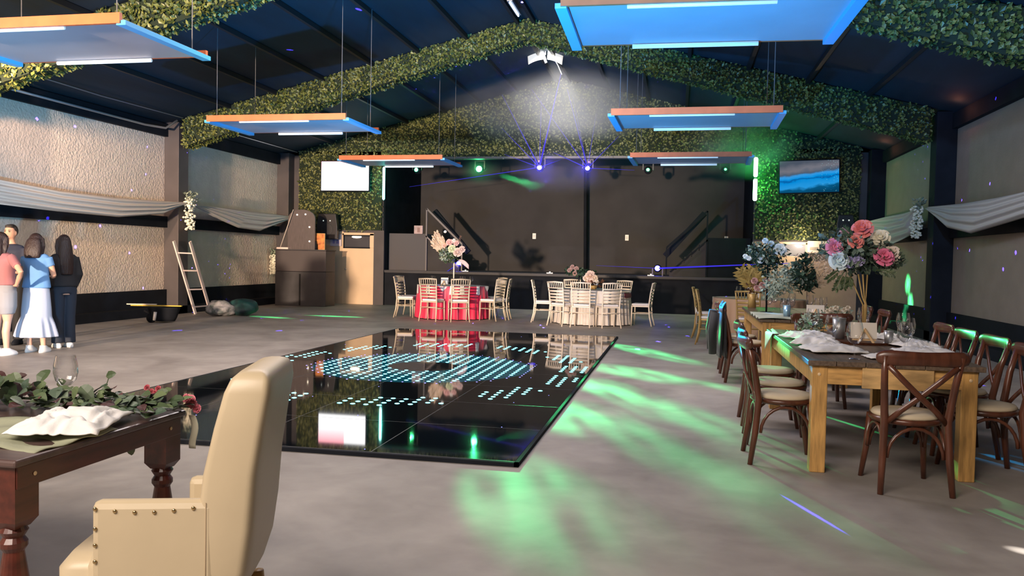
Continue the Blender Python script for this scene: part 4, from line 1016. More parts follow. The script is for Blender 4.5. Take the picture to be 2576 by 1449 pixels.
# bow on the gold chair
e = empty('ribbon_bow', (.36, 14.55, .55), 0, 'white ribbon bow tied on the back of nearer gold chair', 'ribbon')
for s in (-1, 1):
    MB().grid(lambda u, v: (-.01-.02*math.sin(u*PI), s*(.01+.13*math.sin(u*PI*.5)), .06*math.sin(u*PI)*(v-.5)*2+.02), 8, 4).build('loop', M_white, e, smooth=True, solid=.004)
    MB().grid(lambda u, v: (-.015*u, s*(.01+.09*u)+(v-.5)*.04, -.22*u), 6, 3).build('tail', M_white, e, smooth=True, solid=.004)
# third table, with peach cloth
T3 = (1.50, 15.9)
round_table(*T3, .82, mat('peach cloth', (.60, .38, .24), .6), 'peach', 'round table under peach cloth behind the second farm table', 'peach cloth on the round table behind second farm table', 22)
overlay(*T3, .82, mat('cream overlay', (.66, .56, .44), .8), 'cream overlay cloth on the peach round table', rz=.6)
for i, (x, y, z) in enumerate(((RT[0]-.35, RT[1]-.35, .76), (RT[0]-.45, RT[1]-.1, .76), (RT[0]+.05, RT[1]-.45, .76), (RT[0]+.35, RT[1]-.35, .76), (RT[0]+.45, RT[1]-.05, .76), (RT[0]+.25, RT[1]-.15, .76))):
    glass(x, y, z, 1.0, 'wine glass on the red round table, %s from the left' % ('second', 'first', 'third', 'fifth', 'sixth', 'fourth')[i], 'wine glasses on the red round table')
for i, (x, y) in enumerate(((1.1, 15.5), (1.25, 15.4), (1.4, 15.3), (1.7, 15.4), (1.9, 15.6))):
    glass(x, y, .76, 1.05, 'wine glass on the peach round table, %s from the left' % ('first', 'second', 'third', 'fourth', 'fifth')[i], 'wine glasses on the peach round table')
card(-5.1, 17.9, .762, .17, .15, 'white table card standing on the red round table')
card(1.35, 15.25, .762, .22, .18, 'white table card standing on the peach round table')
# fan arrangement on the red table
e = empty('flower_arrangement', (RT[0]+.02, RT[1], .762), 0, 'tall slanting arrangement of plumes and blush roses on red round table', 'flowers')
zt_ = atY(1136, 650, RT[1]).z-.762
MB().tube([(0, 0, 0), (0, 0, zt_)], .016, 10).build('stem', M_whitew, e, smooth=True); MB().lathe([(0, 0), (.12, 0), (.11, .015), (0, .02)], n=20).build('base', M_whitew, e)
for i, (x, y) in enumerate(((1090, 592), (1086, 605), (1096, 582), (1102, 590), (1088, 615), (1110, 596))):
    frond(e, atY(1125, 645, 18.3), atY(x, y, 18.25), 14, .09, L_pamp, name='plume', seed=60+i, width=.03)
for i, (x, y, r, c) in enumerate(((1131, 610, .075, (.72, .42, .38)), (1148, 612, .06, (.66, .40, .36)), (1137, 626, .085, (.56, .60, .38)), (1152, 635, .10, (.60, .44, .38)), (1162, 628, .075, (.62, .46, .42)), (1118, 618, .05, (.70, .44, .34)), (1142, 605, .04, (.75, .68, .62)), (1120, 583, .03, (.8, .78, .78)))):
    flower_part('rose', e, atY(x, y, 18.15), r, c, 80+i)
foliage(e, [(atY(1128, 640, 18.3), (.22, .15, .16), 200)], L_garl, .08, 21); foliage(e, [(atY(1120, 640, 18.2), (.14, .1, .12), 90)], L_sage, .07, 22)
MB().grid(lambda u, v: (.12+.26*u, -.1, zt_-.02-.02*v-.20*u+.10*math.sin(u*2.2)*(1-v)), 8, 6).build('leaf_fan', mat('blush palm leaf', (.60, .42, .42), .6), e, smooth=True, solid=.004)
frond(e, atY(1150, 620, 18.2), atY(1160, 592, 18.2), 6, .04, L_brown, seed=91)
# low arrangements on the pale table
e = empty('flower_arrangement', (WT[0], WT[1]-.1, .762), 0, 'low cream and peach rose arrangement on pale round table', 'flowers')
MB().lathe([(0, 0), (.07, 0), (.1, .08), (.09, .08), (0, .01)], n=16, cap=False).build('bowl', M_gold, e, smooth=True)
for i, (x, y, r, c) in enumerate(((1485, 693, .10, (.66, .50, .42)), (1475, 700, .07, (.68, .56, .46)), (1496, 700, .065, (.66, .56, .44)), (1484, 707, .07, (.60, .38, .32)), (1500, 710, .06, (.7, .66, .6)))):
    flower_part('rose', e, atY(x, y, WT[1]-.15), r, c, 100+i)
foliage(e, [((WT[0], WT[1]-.05, .90), (.22, .16, .12), 160)], L_brown, .07, 23)
e = empty('flower_arrangement', (WT[0]-.35, WT[1]+.2, .762), 0, 'dark trailing arrangement rising behind the pale round table centre', 'flowers')
MB().tube([(0, 0, 0), (0, 0, .3)], .015, 8).build('stem', M_black, e, smooth=True)
foliage(e, [(atY(1445, 682, WT[1]+.2), (.20, .14, .10), 130), (atY(1475, 690, WT[1]+.2), (.24, .14, .09), 130)], L_dark, .08, 24)
for i, (x, y) in enumerate(((1433, 680), (1446, 688), (1450, 676), (1440, 672))): flower_part('dusky_bloom', e, atY(x, y, WT[1]+.1), .05, (.36, .22, .20), 110+i)
for (x, y, lb) in ((1383, 687, 'left of the pale table flowers'), (1637, 688, 'beside the right moving head lamp'), (1171, 683, 'beside the left moving head lamp')):
    q = atY(x, y, 22.8); o = MB().box(-.09, .09, -.03, .03, 0, .03).box(-.02, .03, -.03, .03, .03, .06).build('plug_strip', M_steel, None, bevel=.005); o.location = (q.x, 22.8, 1.0); tag(o, 'small pale plug strip on deck edge '+lb, 'plug strip', 'plug strips on the deck')

# ------------------------------------------------------------------ left foreground table
LX, LY0, LY1 = -1.94, 2.14, 3.03
e = empty('dining_table', (LX-1.05, (LY0+LY1)/2, 0), 0, 'dark mahogany table with turned legs at the lower left, corner towards camera', 'table')
hx, hy = 1.05, (LY1-LY0)/2
MB().box(-hx, hx, -hy, hy, .735, .76).build('tabletop', M_mahogt, e, bevel=.008)
MB().box(hx-.05, hx-.012, -hy+.02, hy-.02, .665, .735).build('end_apron', M_mahog, e, bevel=.003)
for s in (-1, 1): MB().box(-hx+.05, hx-.05, s*(hy-.03)-.012, s*(hy-.03)+.012, .665, .735).build('side_apron', M_mahog, e, bevel=.003)
for sx in (-1, 1):
    for sy in (-1, 1):
        cx_, cy_ = sx*(hx-.065), sy*(hy-.065); b = MB()
        b.ringloft([(cx_, cy_, .735, .068, .068, PI/4), (cx_, cy_, .56, .068, .068, PI/4), (cx_, cy_, .535, .045, .045, PI/4)], 4)
        b.lathe([(.034, .54), (.042, .525), (.030, .505), (.040, .49), (.040, .475), (.030, .46), (.045, .36), (.042, .22), (.026, .08), (.034, .06), (.030, .03), (.024, 0)], (cx_, cy_, 0), 20)
        b.build('leg', M_mahog, e)
for (y, z) in ((-hy+.09, .70), (hy-.09, .70)): MB().ell((hx-.010, y, z), (.003, .007, .007)).build('screw_cap', mat('pale wood plug', (.72, .52, .30), .4), e, smooth=True)
# sage runner, plates and napkins
M_sage = mat('sage linen', (.30, .31, .21), .85, bump=.15, bscale=50, var=.12, vscale=6)
cloth_over('table_runner', lambda u, v: (LX-.62+.60*u+.02*math.sin(v*3), LY0+.12+.42*v+.03*math.sin(u*4), .7625+.005*math.sin(u*12+v*5)+.004*math.sin(v*17)), 26, 20, M_sage, 'sage green cloth under the crumpled napkin on mahogany table', 'cloth')
e = empty('dinner_plate', (LX-.145, 2.55, .768), 0, 'white plate with pale wooden rim under the big crumpled napkin', 'plate')
MB().lathe([(0, 0), (.07, 0), (.125, .012), (.13, .016), (.12, .016), (.07, .006), (0, .006)], n=40, cap=False).build('plate_body', mat('glazed white', (.74, .68, .58), .2), e, smooth=True)
cloth_heap('napkin', LX-.145, 2.56, .775, .31, .38, .055, .35, M_white, 'big crumpled white napkin at front of the mahogany table', 'napkin', 'napkins on the mahogany table', 11, 40)
e = empty('dinner_plate', (LX-.30, 2.20, .768), 0, 'beige ribbed plate cut by the left picture edge', 'plate')
MB().lathe([(0, 0), (.07, 0), (.11, .010), (.115, .013), (.105, .013), (.06, .006), (0, .006)], n=40, cap=False).build('plate_body', mat('beige glaze', (.58, .48, .36), .25), e, smooth=True)
cloth_heap('napkin', LX-.34, 2.2, .776, .14, .13, .035, .9, M_white, 'small white napkin on the beige plate at left edge', 'napkin', 'napkins on the mahogany table', 12, 16)
q = atZ(165, 1024, .762); o = glass(q.x, q.y, .762, 1.0, 'wine glass rising from the leafy garland on mahogany table', 'wine glass on mahogany table')
# leafy garland
def big_leaf(b, p, d, ln, wd, n_):
    d = Vector(d).normalized(); n_ = Vector(n_).normalized(); s = d.cross(n_).normalized(); p = Vector(p)
    prof = ((0, 0), (.15, .5), (.4, 1), (.7, .85), (.9, .45), (1, 0)); vs = []
    for t, w_ in prof:
        c = p+d*ln*t+n_*ln*.10*math.sin(t*PI)
        vs += [c-s*wd*w_/2+n_*wd*.12*w_, c, c+s*wd*w_/2+n_*wd*.12*w_]
    fs = []
    for i in range(5): fs += [(i*3, i*3+1, i*3+4, i*3+3), (i*3+1, i*3+2, i*3+5, i*3+4)]
    b.add(vs, fs)
ga = (Vector((LX-1.05, 3.0, .77)), Vector((LX+.02, 3.02, .775)))
e = empty('leaf_garland', (LX-.5, 2.95, .765), 0, 'dark eucalyptus table garland running along the mahogany table', 'garland')
rnd = random.Random(12); b1 = MB(); b2 = MB(); b3 = MB()
for i in range(300):
    t = rnd.random(); p = ga[0].lerp(ga[1], t)+Vector((0, rnd.uniform(-.27, -.04), rnd.uniform(0, .03+.09*(1-t))))
    d = Vector((rnd.uniform(-1, 1), rnd.uniform(-1, .6), rnd.uniform(-.1, .9 if t < .5 else .35))); ln = rnd.uniform(.04, .08)
    big_leaf((b1, b1, b2, b3)[rnd.randrange(4)], p-e.location, d, ln, ln*.72, (rnd.uniform(-.5, .5), rnd.uniform(-.8, 0), 1))
b1.tube([ga[0]-e.location, (ga[0]+ga[1])/2-e.location+Vector((0, -.05, .01)), ga[1]-e.location], .006, 6)
for (x, y, dx) in ((275, 945, .03), (150, 965, -.02), (300, 1000, .04), (390, 1010, .03)):
    p = atY(x, y, 3.0); b1.tube([p+Vector((-.03, 0, -.09))-e.location, p-e.location], .0018, 5); big_leaf(b1, p-e.location+Vector((-.015, 0, -.005)), (1, 0, .35), .05, .034, (0, -1, .3))
q_ = atY(325, 1128, 2.72)-e.location; big_leaf(b1, q_+Vector((0, .02, .03)), (0, -.1, -1), .06, .045, (0, -1, .1)); tag(b1.build('foliage', L_garl, e), kind='stuff'); tag(b2.build('foliage', L_euc, e), kind='stuff'); tag(b3.build('foliage', leafmat('purple brown leaves', (.03, .015, .015), (.12, .05, .05), .5), e), kind='stuff')
for i, (x, y) in enumerate(((370, 975), (380, 985), (392, 988), (398, 978))): flower_part('pink_blossom', e, atY(x, y, 3.05), .012, (.40, .05, .07), 120+i, (0, -1, .6))
for i, (x, y) in enumerate(((470, 1002), (478, 1012), (487, 1018), (496, 1028), (482, 1005))): flower_part('pink_blossom', e, atY(x, y, 3.0), .017, (.52, .12, .16), 130+i, (0, -1, .3))
e = empty('hanging_ribbon', (LX+.03, 3.02, .66), 0, 'pale ribbon end hanging off the far corner of mahogany table', 'ribbon')
MB().grid(lambda u, v: ((v-.5)*.03+.01*math.sin(u*5), .02*u, .08-.14*u), 8, 3).build('ribbon', mat('cream ribbon', (.66, .64, .50), .7), e, smooth=True, solid=.002)

# ------------------------------------------------------------------ big cream armchair
AC = Vector((-1.50, 2.49, 0)); e = empty('cream_armchair', AC, R(17), 'large cream leather armchair with brass nail heads, lower left foreground', 'armchair')
def rrect(cx, cy, hx, hy, z, p=.24, n=44):
    out = []
    for j in range(n):
        a = 2*PI*j/n; c, s = math.cos(a), math.sin(a)
        out.append((cx+hx*math.copysign(abs(c)**p, c), cy+hy*math.copysign(abs(s)**p, s), z))
    return out
def rloft(rows):
    b = MB(); n = len(rows[0]); vs = [v for r_ in rows for v in r_]; fs = []
    for i in range(len(rows)-1):
        for j in range(n): fs.append((i*n+j, i*n+(j+1) % n, (i+1)*n+(j+1) % n, (i+1)*n+j))
    fs += [tuple(range(n))[::-1], tuple((len(rows)-1)*n+j for j in range(n))]
    return b.add(vs, fs)
rows = []
for z, cx_, hx_, hy_ in ((.24, .0, .04, .17), (.27, .02, .06, .20), (.33, .058, .08, .235), (.42, .08, .086, .247), (.55, .095, .088, .25), (.72, .110, .085, .25), (.86, .135, .080, .245), (.97, .158, .074, .242), (1.01, .166, .064, .232), (1.03, .170, .046, .21), (1.037, .172, .02, .18)):
    rows.append(rrect(cx_, 0, hx_, hy_, z))
rloft(rows).build('backrest', M_leather, e, smooth=True)
rloft([rrect(-.12, 0, .21, .23, z, .3) for z in (.28, .30, .43)]+[rrect(-.12, 0, .20, .22, .46, .3)]).build('seat', M_leather, e, smooth=True)
rloft([rrect(-.20, 0, .20, .19, .10), rrect(-.20, 0, .22, .20, .12), rrect(-.20, 0, .22, .20, .42), rrect(-.20, 0, .20, .18, .45, .35)]).build('seat_cushion', M_leather, e, smooth=True)
for s in (-1, 1):
    za = .645 if s < 0 else .60
    o = MB().box(-.29 if s < 0 else -.13, .075, min(s*.19, s*.25), max(s*.19, s*.25), .16, za).build('armrest', M_leather, e, bevel=.022)
    if s < 0:
        nb = [(-.276+.057*i, .625-.012*math.sin(i/5*PI)) for i in range(6)]+[(-.276, .565-.05*i) for i in range(6)]
        for (nx, nz_) in nb:
            MB().ell((nx, -.252, nz_), (.0065, .004, .0065), 10, 6).build('nail_head', M_brass, e, smooth=True)
MB().tube([(.045, -.2505, .18), (.045, -.2505, .64)], .0018, 6).build('seam', mat('seam thread', (.35, .26, .16), .8), e, smooth=True)
for (lx, ly) in ((-.24, -.22), (-.24, .22), (.11, -.2), (.11, .2)):
    MB().tube([(lx, ly, .26), (lx*1.25+(0), ly*1.05, 0)], [.024, .014], 8).build('leg', mat('oak leg', (.45, .25, .07), .4), e, smooth=True)

# ------------------------------------------------------------------ drapes and hanging flowers
def drape(tops, bots, X, label, seed=0, mirror=False):
    T = [atX(x, y, X) for x, y in tops]; B = [atX(x, y, X) for x, y in bots]
    def samp(P, t):
        k = t*(len(P)-1); i = min(int(k), len(P)-2); return P[i].lerp(P[i+1], k-i)
    out = 1 if X < 0 else -1
    def fn(u, v):
        p = samp(T, u).lerp(samp(B, u), v)
        f = .03*math.sin(v*24+math.sin(u*5+seed)*1.5)*(.3+.7*math.sin(u*PI))+.05*math.sin(v*PI)
        return (p.x+out*f, p.y, p.z)
    return tag(MB().grid(fn, 60, 30).build('fabric_swag', M_drape, None, smooth=True, solid=.004), label, 'drape', 'sheer swags along the side walls')
def ext(P, X, Y1):      # continue a swag beyond the frame symmetrically
    return P
drape([(-420, 390), (-200, 415), (0, 452), (150, 480), (300, 498), (410, 506), (466, 509)], [(-420, 400), (-200, 470), (0, 514), (150, 532), (300, 546), (410, 538), (466, 513)], -10.93, 'long sheer swag on left wall hanging above the people', 1)
drape([(486, 516), (560, 523), (620, 530), (680, 538), (736, 545)], [(486, 519), (540, 546), (600, 573), (655, 581), (736, 549)], -10.93, 'short sheer swag on left wall between ladder column and bar cabinet', 2)
drape([(2332, 521), (2418, 512), (2500, 498), (2576, 482), (2760, 430), (3000, 372)], [(2334, 527), (2380, 572), (2440, 587), (2576, 546), (2760, 500), (3000, 385)], 4.62, 'sheer swag on the right wall nearest the camera', 3)
drape([(2312, 524), (2270, 536), (2230, 546), (2165, 562)], [(2310, 528), (2290, 590), (2245, 614), (2165, 566)], 4.62, 'sheer swag on the right wall behind the middle column', 4)
def hang_flowers(x, y0, y1, X, w, label, seed):
    a = atX(x, y0, X); b = atX(x, y1, X); e = empty('hanging_flowers', a, 0, label, 'flowers'); rnd = random.Random(seed); m = MB()
    for i in range(170):
        t = rnd.random(); ww = w*(1-.45*t); r = rnd.uniform(.018, .034)
        m.ell((rnd.uniform(-.08, .1), rnd.uniform(-ww, ww), -(a.z-b.z)*t), (r, r, r*.8), 7, 5)
    tag(m.build('blossoms', mat('white blossoms', (.78, .78, .66), .6), e, smooth=True), kind='stuff')
    l = MB()
    for i in range(60): leaf_quad(l, (rnd.uniform(-.06, .1), rnd.uniform(-w*1.3, w*1.3), rnd.uniform(-.08, .12)), (0, 0, 1), .09, rnd)
    tag(l.build('foliage', L_sage, e), kind='stuff')
hang_flowers(477, 500, 578, -10.88, .16, 'white trailing blossoms hanging at the left wall column', 1)
hang_flowers(2306, 520, 598, 4.55, .18, 'grey white trailing blossoms hanging at the right wall column', 2)
hang_flowers(687, 640, 690, -11.22, .05, 'thin string of white blossoms beside the black bar cabinet', 3)

# ------------------------------------------------------------------ left side things
# ladder
la, lb_ = atY(435, 606, 16.3), atY(500, 786, 15.9); ra, rb = atY(474, 608, 16.6), atY(518, 783, 16.2)
la = atY(437, 606, 16.55); ra = atY(478, 608, 16.75); lb_ = atZ(492, 790, 0); rb = atZ(530, 786, 0)
e = empty('ladder', lb_, 0, 'pale aluminium ladder leaning on the left wall column', 'ladder')
M_alu = mat('pale aluminium', (.72, .62, .60), .45, .2)
MB().beam(lb_-lb_, la-lb_, .03, .085, (0, 1, 0)).build('rail', M_alu, e, bevel=.004); MB().beam(rb-lb_, ra-lb_, .03, .085, (0, 1, 0)).build('rail', M_alu, e, bevel=.004)
for t in (.10, .34, .60, .84): MB().beam((lb_).lerp(la, t)-lb_, rb.lerp(ra, t)-lb_, .035, .03).build('rung', M_alu, e)
# wheeled tool bin
tb = atZ(405, 812, 0); e = empty('wheelbarrow', tb, .05, 'black wheelbarrow with thin yellow and white boards laid across it', 'wheelbarrow')
o = MB().ringloft([(0, .1, .03, .22, .16), (0, .1, .10, .26, .19), (0, .1, .28, .32, .24), (0, .1, .30, .33, .25)], 20).build('tub', M_black, e, smooth=True)
MB().tube([(-.42, .1, .22), (-.15, .08, .12), (.0, .06, .06)], .02, 8).build('handle', M_black, e, smooth=True)
MB().tube([(-.20, -.04, .09), (-.20, .03, .09)], .09, 16).build('wheel', M_black, e, smooth=True)
bt = MB(); bt.beam((-.62, -.05, .33), (.42, .05, .34), .05, .02); o = bt.build('board', mat('yellow board', (.62, .42, .05), .5), None); o.location = tb; tag(o, 'thin yellow board lying across the black wheelbarrow', 'board')
o = MB().beam((-.68, -.10, .355), (-.1, .0, .36), .04, .02).build('board', mat('white board strip', (.62, .55, .45), .5), None); o.location = tb; tag(o, 'thin white board lying across the left of the wheelbarrow', 'board')
o = MB().tube([(-.05, -.14, .06), (-.02, -.15, .22)], .03, 10).build('bottle', mat('pale bottle', (.5, .48, .48), .4), None, smooth=True); o.location = tb; tag(o, 'small pale bottle standing before the black wheelbarrow', 'bottle')
# cloth bundles
bb = atZ(545, 796, 0)
def lump(name, c, r, m, label, cat, seed, k=.3):
    rnd = random.Random(seed); ox = rnd.random()*40; b = MB(); n1, n2 = 28, 18; vs = []
    for i in range(n2+1):
        t = PI*i/n2
        for j in range(n1):
            a = 2*PI*j/n1; d = Vector((math.sin(t)*math.cos(a), math.sin(t)*math.sin(a), math.cos(t)))
            q = 1+k*NZ.noise(d*1.6+Vector((ox, 0, 0)))+k*.5*abs(NZ.noise(d*5+Vector((0, ox, 0)))); vs.append((d.x*r[0]*q, d.y*r[1]*q, max(d.z*r[2]*q, -r[2]*.96)))
    b.add(vs, [(i*n1+j, (i+1)*n1+j, (i+1)*n1+(j+1) % n1, i*n1+(j+1) % n1) for i in range(n2) for j in range(n1)])
    o = b.build(name, m, None, smooth=True); o.location = (c[0], c[1], r[2]*.96); return tag(o, label, cat)
lump('cloth_bundle', (bb.x, bb.y+.15), (.30, .24, .18), mat('mottled bundle', (.34, .33, .35), .8, col2=(.05, .07, .07), vscale=7), 'mottled grey cloth bundle on floor at the ladder foot', 'bundle', 4)
lump('cloth_bundle', (bb.x+.36, bb.y+.45), (.34, .26, .20), mat('teal bundle', (.02, .10, .09), .6, col2=(.01, .02, .03), vscale=6), 'dark teal bag lying behind the mottled bundle', 'bag', 5, .2)
# bar cabinet
c0 = atY(691, 630, 20.85); c1_ = atY(818, 632, 20.85); zc = 1.70
cw = c1_.x-c0.x; e = empty('bar_cabinet', (c0.x+.02, 20.85, 0), 0, 'tall black bar cabinet with central slot standing left of door', 'cabinet')
M_cab = mat('black stained boards', (.03, .03, .036), .5, var=.2, vscale=4)
zc = atY(750, 630, 20.85).z
MB().box(0, cw, 0, .62, 0, zc*.62).build('lower_body', M_cab, e, bevel=.01); MB().box(0, cw, 0, .62, zc*.62+.004, zc).build('upper_body', mat('plum boards', (.055, .046, .05), .5), e, bevel=.01)
MB().box(cw*.48, cw*.51, -.012, .02, .02, zc*.58).build('door_gap', mat('deep slot', (.004, .004, .005), .9), e)
MB().box(-.02, cw+.02, -.03, .64, zc, zc+.03).build('top_board', M_cab, e, bevel=.005)
zz = zc+.03
def arched(w_, h_, n=14): return [(-w_/2, 0), (w_/2, 0), (w_/2, h_-w_*.32)]+[(w_/2*math.cos(PI*i/n), h_-w_*.32+w_*.32*math.sin(PI*i/n)) for i in range(1, n)]+[(-w_/2, h_-w_*.32)]
a0, a1 = atY(724, 600, 21.05), atY(792, 600, 21.05); ah = atY(757, 527, 21.05).z-zz
e = empty('arched_board', ((a0.x+a1.x)/2, 21.05, zz), 0, 'dark arched plank board with small lamps standing on bar cabinet', 'board')
MB().prism(arched(a1.x-a0.x, ah), 0, .05).build('arch_board', mat('plum planks', (.075, .06, .062), .5, var=.2, vscale=5, stretch=(12, 1, 1)), e)
for (x, y) in ((746, 540), (767, 539), (777, 571), (777, 607)):
    q = atY(x, y, 21.0); MB().ell((q.x-e.location.x, -.015, q.z-zz), .022, 8, 6).build('lamp', mat('small lamp', (1, .95, .8), emit=(1, .9, .7), es=3), e, smooth=True)
q = atY(712, 627, 20.95); o = MB().box(-.17, .17, 0, .2, 0, .05).build('white_box', mat('pinkish white', (.75, .62, .58), .5), None, bevel=.006); o.location = (q.x, 20.9, zz); tag(o, 'low white box on left end of bar cabinet', 'box')
s0_, s1_ = atY(704, 600, 20.98), atY(738, 527, 21.0); o = MB().tube([Vector((s0_.x, 20.98, zz)), s1_], .012, 8).build('pole', mat('pale pole', (.5, .45, .4), .5), None, smooth=True); tag(o, 'thin pale pole leaning against the arched board', 'pole')
q = atY(804, 632, 21.2); q1_ = atY(804, 587, 21.2)
e = empty('picture', (q.x, 21.2, zz), 0, 'orange and gold picture propped on right end of bar cabinet', 'picture')
MB().box(-.15, .15, 0, .03, 0, q1_.z-zz).build('frame', mat('gold frame', (.5, .3, .12), .4), e)
def mat_pic():
    m = mat('orange picture', (.85, .30, .06), .5, col2=(.25, .06, .02), vscale=9); return m
MB().box(-.135, .135, -.006, .001, .015, q1_.z-zz-.015).build('canvas', mat_pic(), e)
o = MB().lathe([(0, 0), (.035, 0), (.035, .14), (.014, .19), (.014, .24), (0, .24)], n=14).build('bottle', M_black, None, smooth=True); q = atY(794, 632, 21.1); o.location = (q.x, 21.1, zz); tag(o, 'small black bottle before the orange picture', 'bottle')
def wall_speaker(x0, y0, x1, y1, Y, label):
    a = atY(x0, y0, Y); b = atY(x1, y1, Y); e = empty('loudspeaker', ((a.x+b.x)/2, Y, b.z), 0, label, 'loudspeaker'); w_ = b.x-a.x; h_ = a.z-b.z
    rloft([[(p[0], p[1], z) for p in ((-w_*.5*k, 0), (w_*.5*k, 0), (w_*.34*k, .42), (-w_*.34*k, .42))] for z, k in ((0, .95), (h_*.5, 1), (h_, .82))]).build('cabinet', M_case, e, bevel=.02)
    for s in (-1, 1): MB().ell((s*w_*.16, -.005, h_*.72), (.02, .01, .02), 8, 6).build('badge_light', mat('dim led', (.6, .6, .55), emit=(.8, .9, .8), es=.6), e, smooth=True)
    MB().lathe([(w_*.3, 0), (w_*.28, .012), (w_*.1, -.02), (0, -.015)], (0, 0, 0), 20, cap=False).build('woofer', mat('cone', (.02, .02, .022), .7), e, smooth=True)
    o = kids(e)[-1]; o.rotation_euler = (PI/2, 0, 0); o.location = (0, 0, h_*.38)
    MB().box(-.05, .05, .40, .5, h_*.3, h_*.6).build('bracket', M_steel, e)
wall_speaker(796, 537, 848, 602, 22.0, 'black loudspeaker on the hedge above left cream door')
wall_speaker(2106, 540, 2150, 590, 22.0, 'black loudspeaker on the hedge above right peach door')

# ------------------------------------------------------------------ people
M_skin = mat('skin', (.60, .34, .24), .5); 
def hand(b, w, d, side, sc=1.0):
    """palm, four fingers and a thumb; w wrist point, d direction of the hand"""
    w = Vector(w); d = Vector(d).normalized(); u = Vector((0, 0, 1)) if abs(d.z) < .8 else Vector((0, 1, 0)); s = d.cross(u).normalized(); u = s.cross(d)
    b.tube([w-d*.02, w+d*.03, w+d*.085], [(.026, .018), (.038, .018), (.036, .014)], 10)
    for i, (o, l) in enumerate(((-.027, .068), (-.009, .08), (.009, .075), (.026, .058))):
        p = w+d*.08+s*o; b.tube([p, p+d*l*.5-u*.006, p+d*l-u*.022], [.0095, .009, .007], 6)
    p = w+d*.03-s*.03*side; b.tube([p, p+d*.03-s*.022*side, p+d*.06-s*.026*side-u*.008], [.012, .010, .008], 6)
def person(name_lab, loc, rz, h, build, hair, clothes, armL, armR, skin=None, face=False, stance=.1, shoe=None):
    e = empty('person', loc, rz, name_lab, 'person'); k = h/1.65; sk = skin or M_skin; e.scale = (k, k, k)
    b = MB(); bw = build
    b.ringloft([(0, 0, .78, .15*bw, .10*bw), (0, 0, .86, .165*bw, .115*bw), (0, 0, .95, .15*bw, .10*bw), (0, .0, 1.05, .125*bw, .085*bw), (0, .005, 1.18, .145*bw, .10*bw), (0, 0, 1.30, .165*bw, .095*bw), (0, -.005, 1.365, .12*bw, .07*bw), (0, 0, 1.40, .06, .055), (0, .01, 1.46, .05, .052)], 20)
    b.ell((0, .015, 1.545), (.072, .09, .108), 16, 12); b.ell((0, .10, 1.535), (.012, .02, .018), 8, 6); b.ell((0, .085, 1.475), (.03, .02, .02), 8, 6)
    for s in (-1, 1): b.ell((s*.074, .005, 1.54), (.010, .018, .03), 8, 6)
    for s, arm in ((-1, armL), (1, armR)):
        sh = Vector((s*.165*bw, 0, 1.325)); el, wr, hd = [Vector(v) for v in arm]
        b.tube([sh, sh.lerp(el, .5), el, el.lerp(wr, .3), wr], [.048, .042, .035, .036, .024], 10); hand(b, wr, hd, s)
    for s in (-1, 1):
        b.tube([(s*.08*bw, 0, .84), (s*.09*bw, .01, .65), (s*stance*.95, .015, .46), (s*stance, -.01, .32), (s*stance, 0, .08)], [.085*bw, .075*bw, .05, .05, .033], 12)
        b.ell((s*stance, .03, .045), (.038, .09, .035), 10, 6)
    b.build('body', sk, e, remesh=.011)
    for nm, fn_, m, rm in clothes:
        c = MB(); fn_(c, bw); o = c.build(nm, m, e, smooth=True, remesh=rm)
    for s in (-1, 1):
        c = MB(); c.ringloft([(s*stance, .035, 0, .048, .125), (s*stance, .035, .025, .05, .128), (s*stance, .03, .05, .045, .11), (s*stance, .0, .085, .042, .06), (s*stance, -.01, .10, .04, .05)], 16)
        c.build('shoe', shoe or M_white, e, smooth=True)
    c = MB(); hair(c); c.build('hair', mat('brown hair' if not face else 'short dark hair', (.022, .009, .007) if not face else (.03, .02, .015), .45, bump=.5, bscale=18, stretch=(6, 6, .6)), e, remesh=.012)
    if face:
        for s in (-1, 1):
            MB().ell((s*.028, .098, 1.56), (.012, .006, .007), 8, 6).build('eye', mat('eye', (.03, .02, .02), .3), e, smooth=True)
            MB().ell((s*.028, .10, 1.578), (.018, .005, .004), 8, 6).build('eyebrow', mat('eyebrow', (.03, .02, .015), .6), e, smooth=True)
        MB().ell((0, .101, 1.498), (.022, .006, .007), 8, 6).build('mouth', mat('lips', (.40, .12, .10), .5), e, smooth=True)
    return e
def long_hair(ln=.42, w=.10, back=-.02):
    def f(c):
        c.ell((0, -.012, 1.565), (.088, .100, .105), 16, 12)
        n = 18; rows = []
        for i in range(8):
            t = i/7; z = 1.58-ln*t
            rows.append((0, back-.045-.03*t, z, w*(.88+.35*math.sin(t*2.6)), .055+.015*math.sin(t*3)))
        c.ringloft(rows, 20)
        for s in (-1, 1): c.tube([(s*.07, .02, 1.60), (s*.09, .0, 1.48), (s*.10, -.03, 1.36)], [.03, .035, .02], 8)
    return f
def short_hair(c):
    c.ell((0, -.022, 1.575), (.080, .092, .095), 16, 12); c.ell((0, .045, 1.632), (.06, .045, .03), 10, 6)
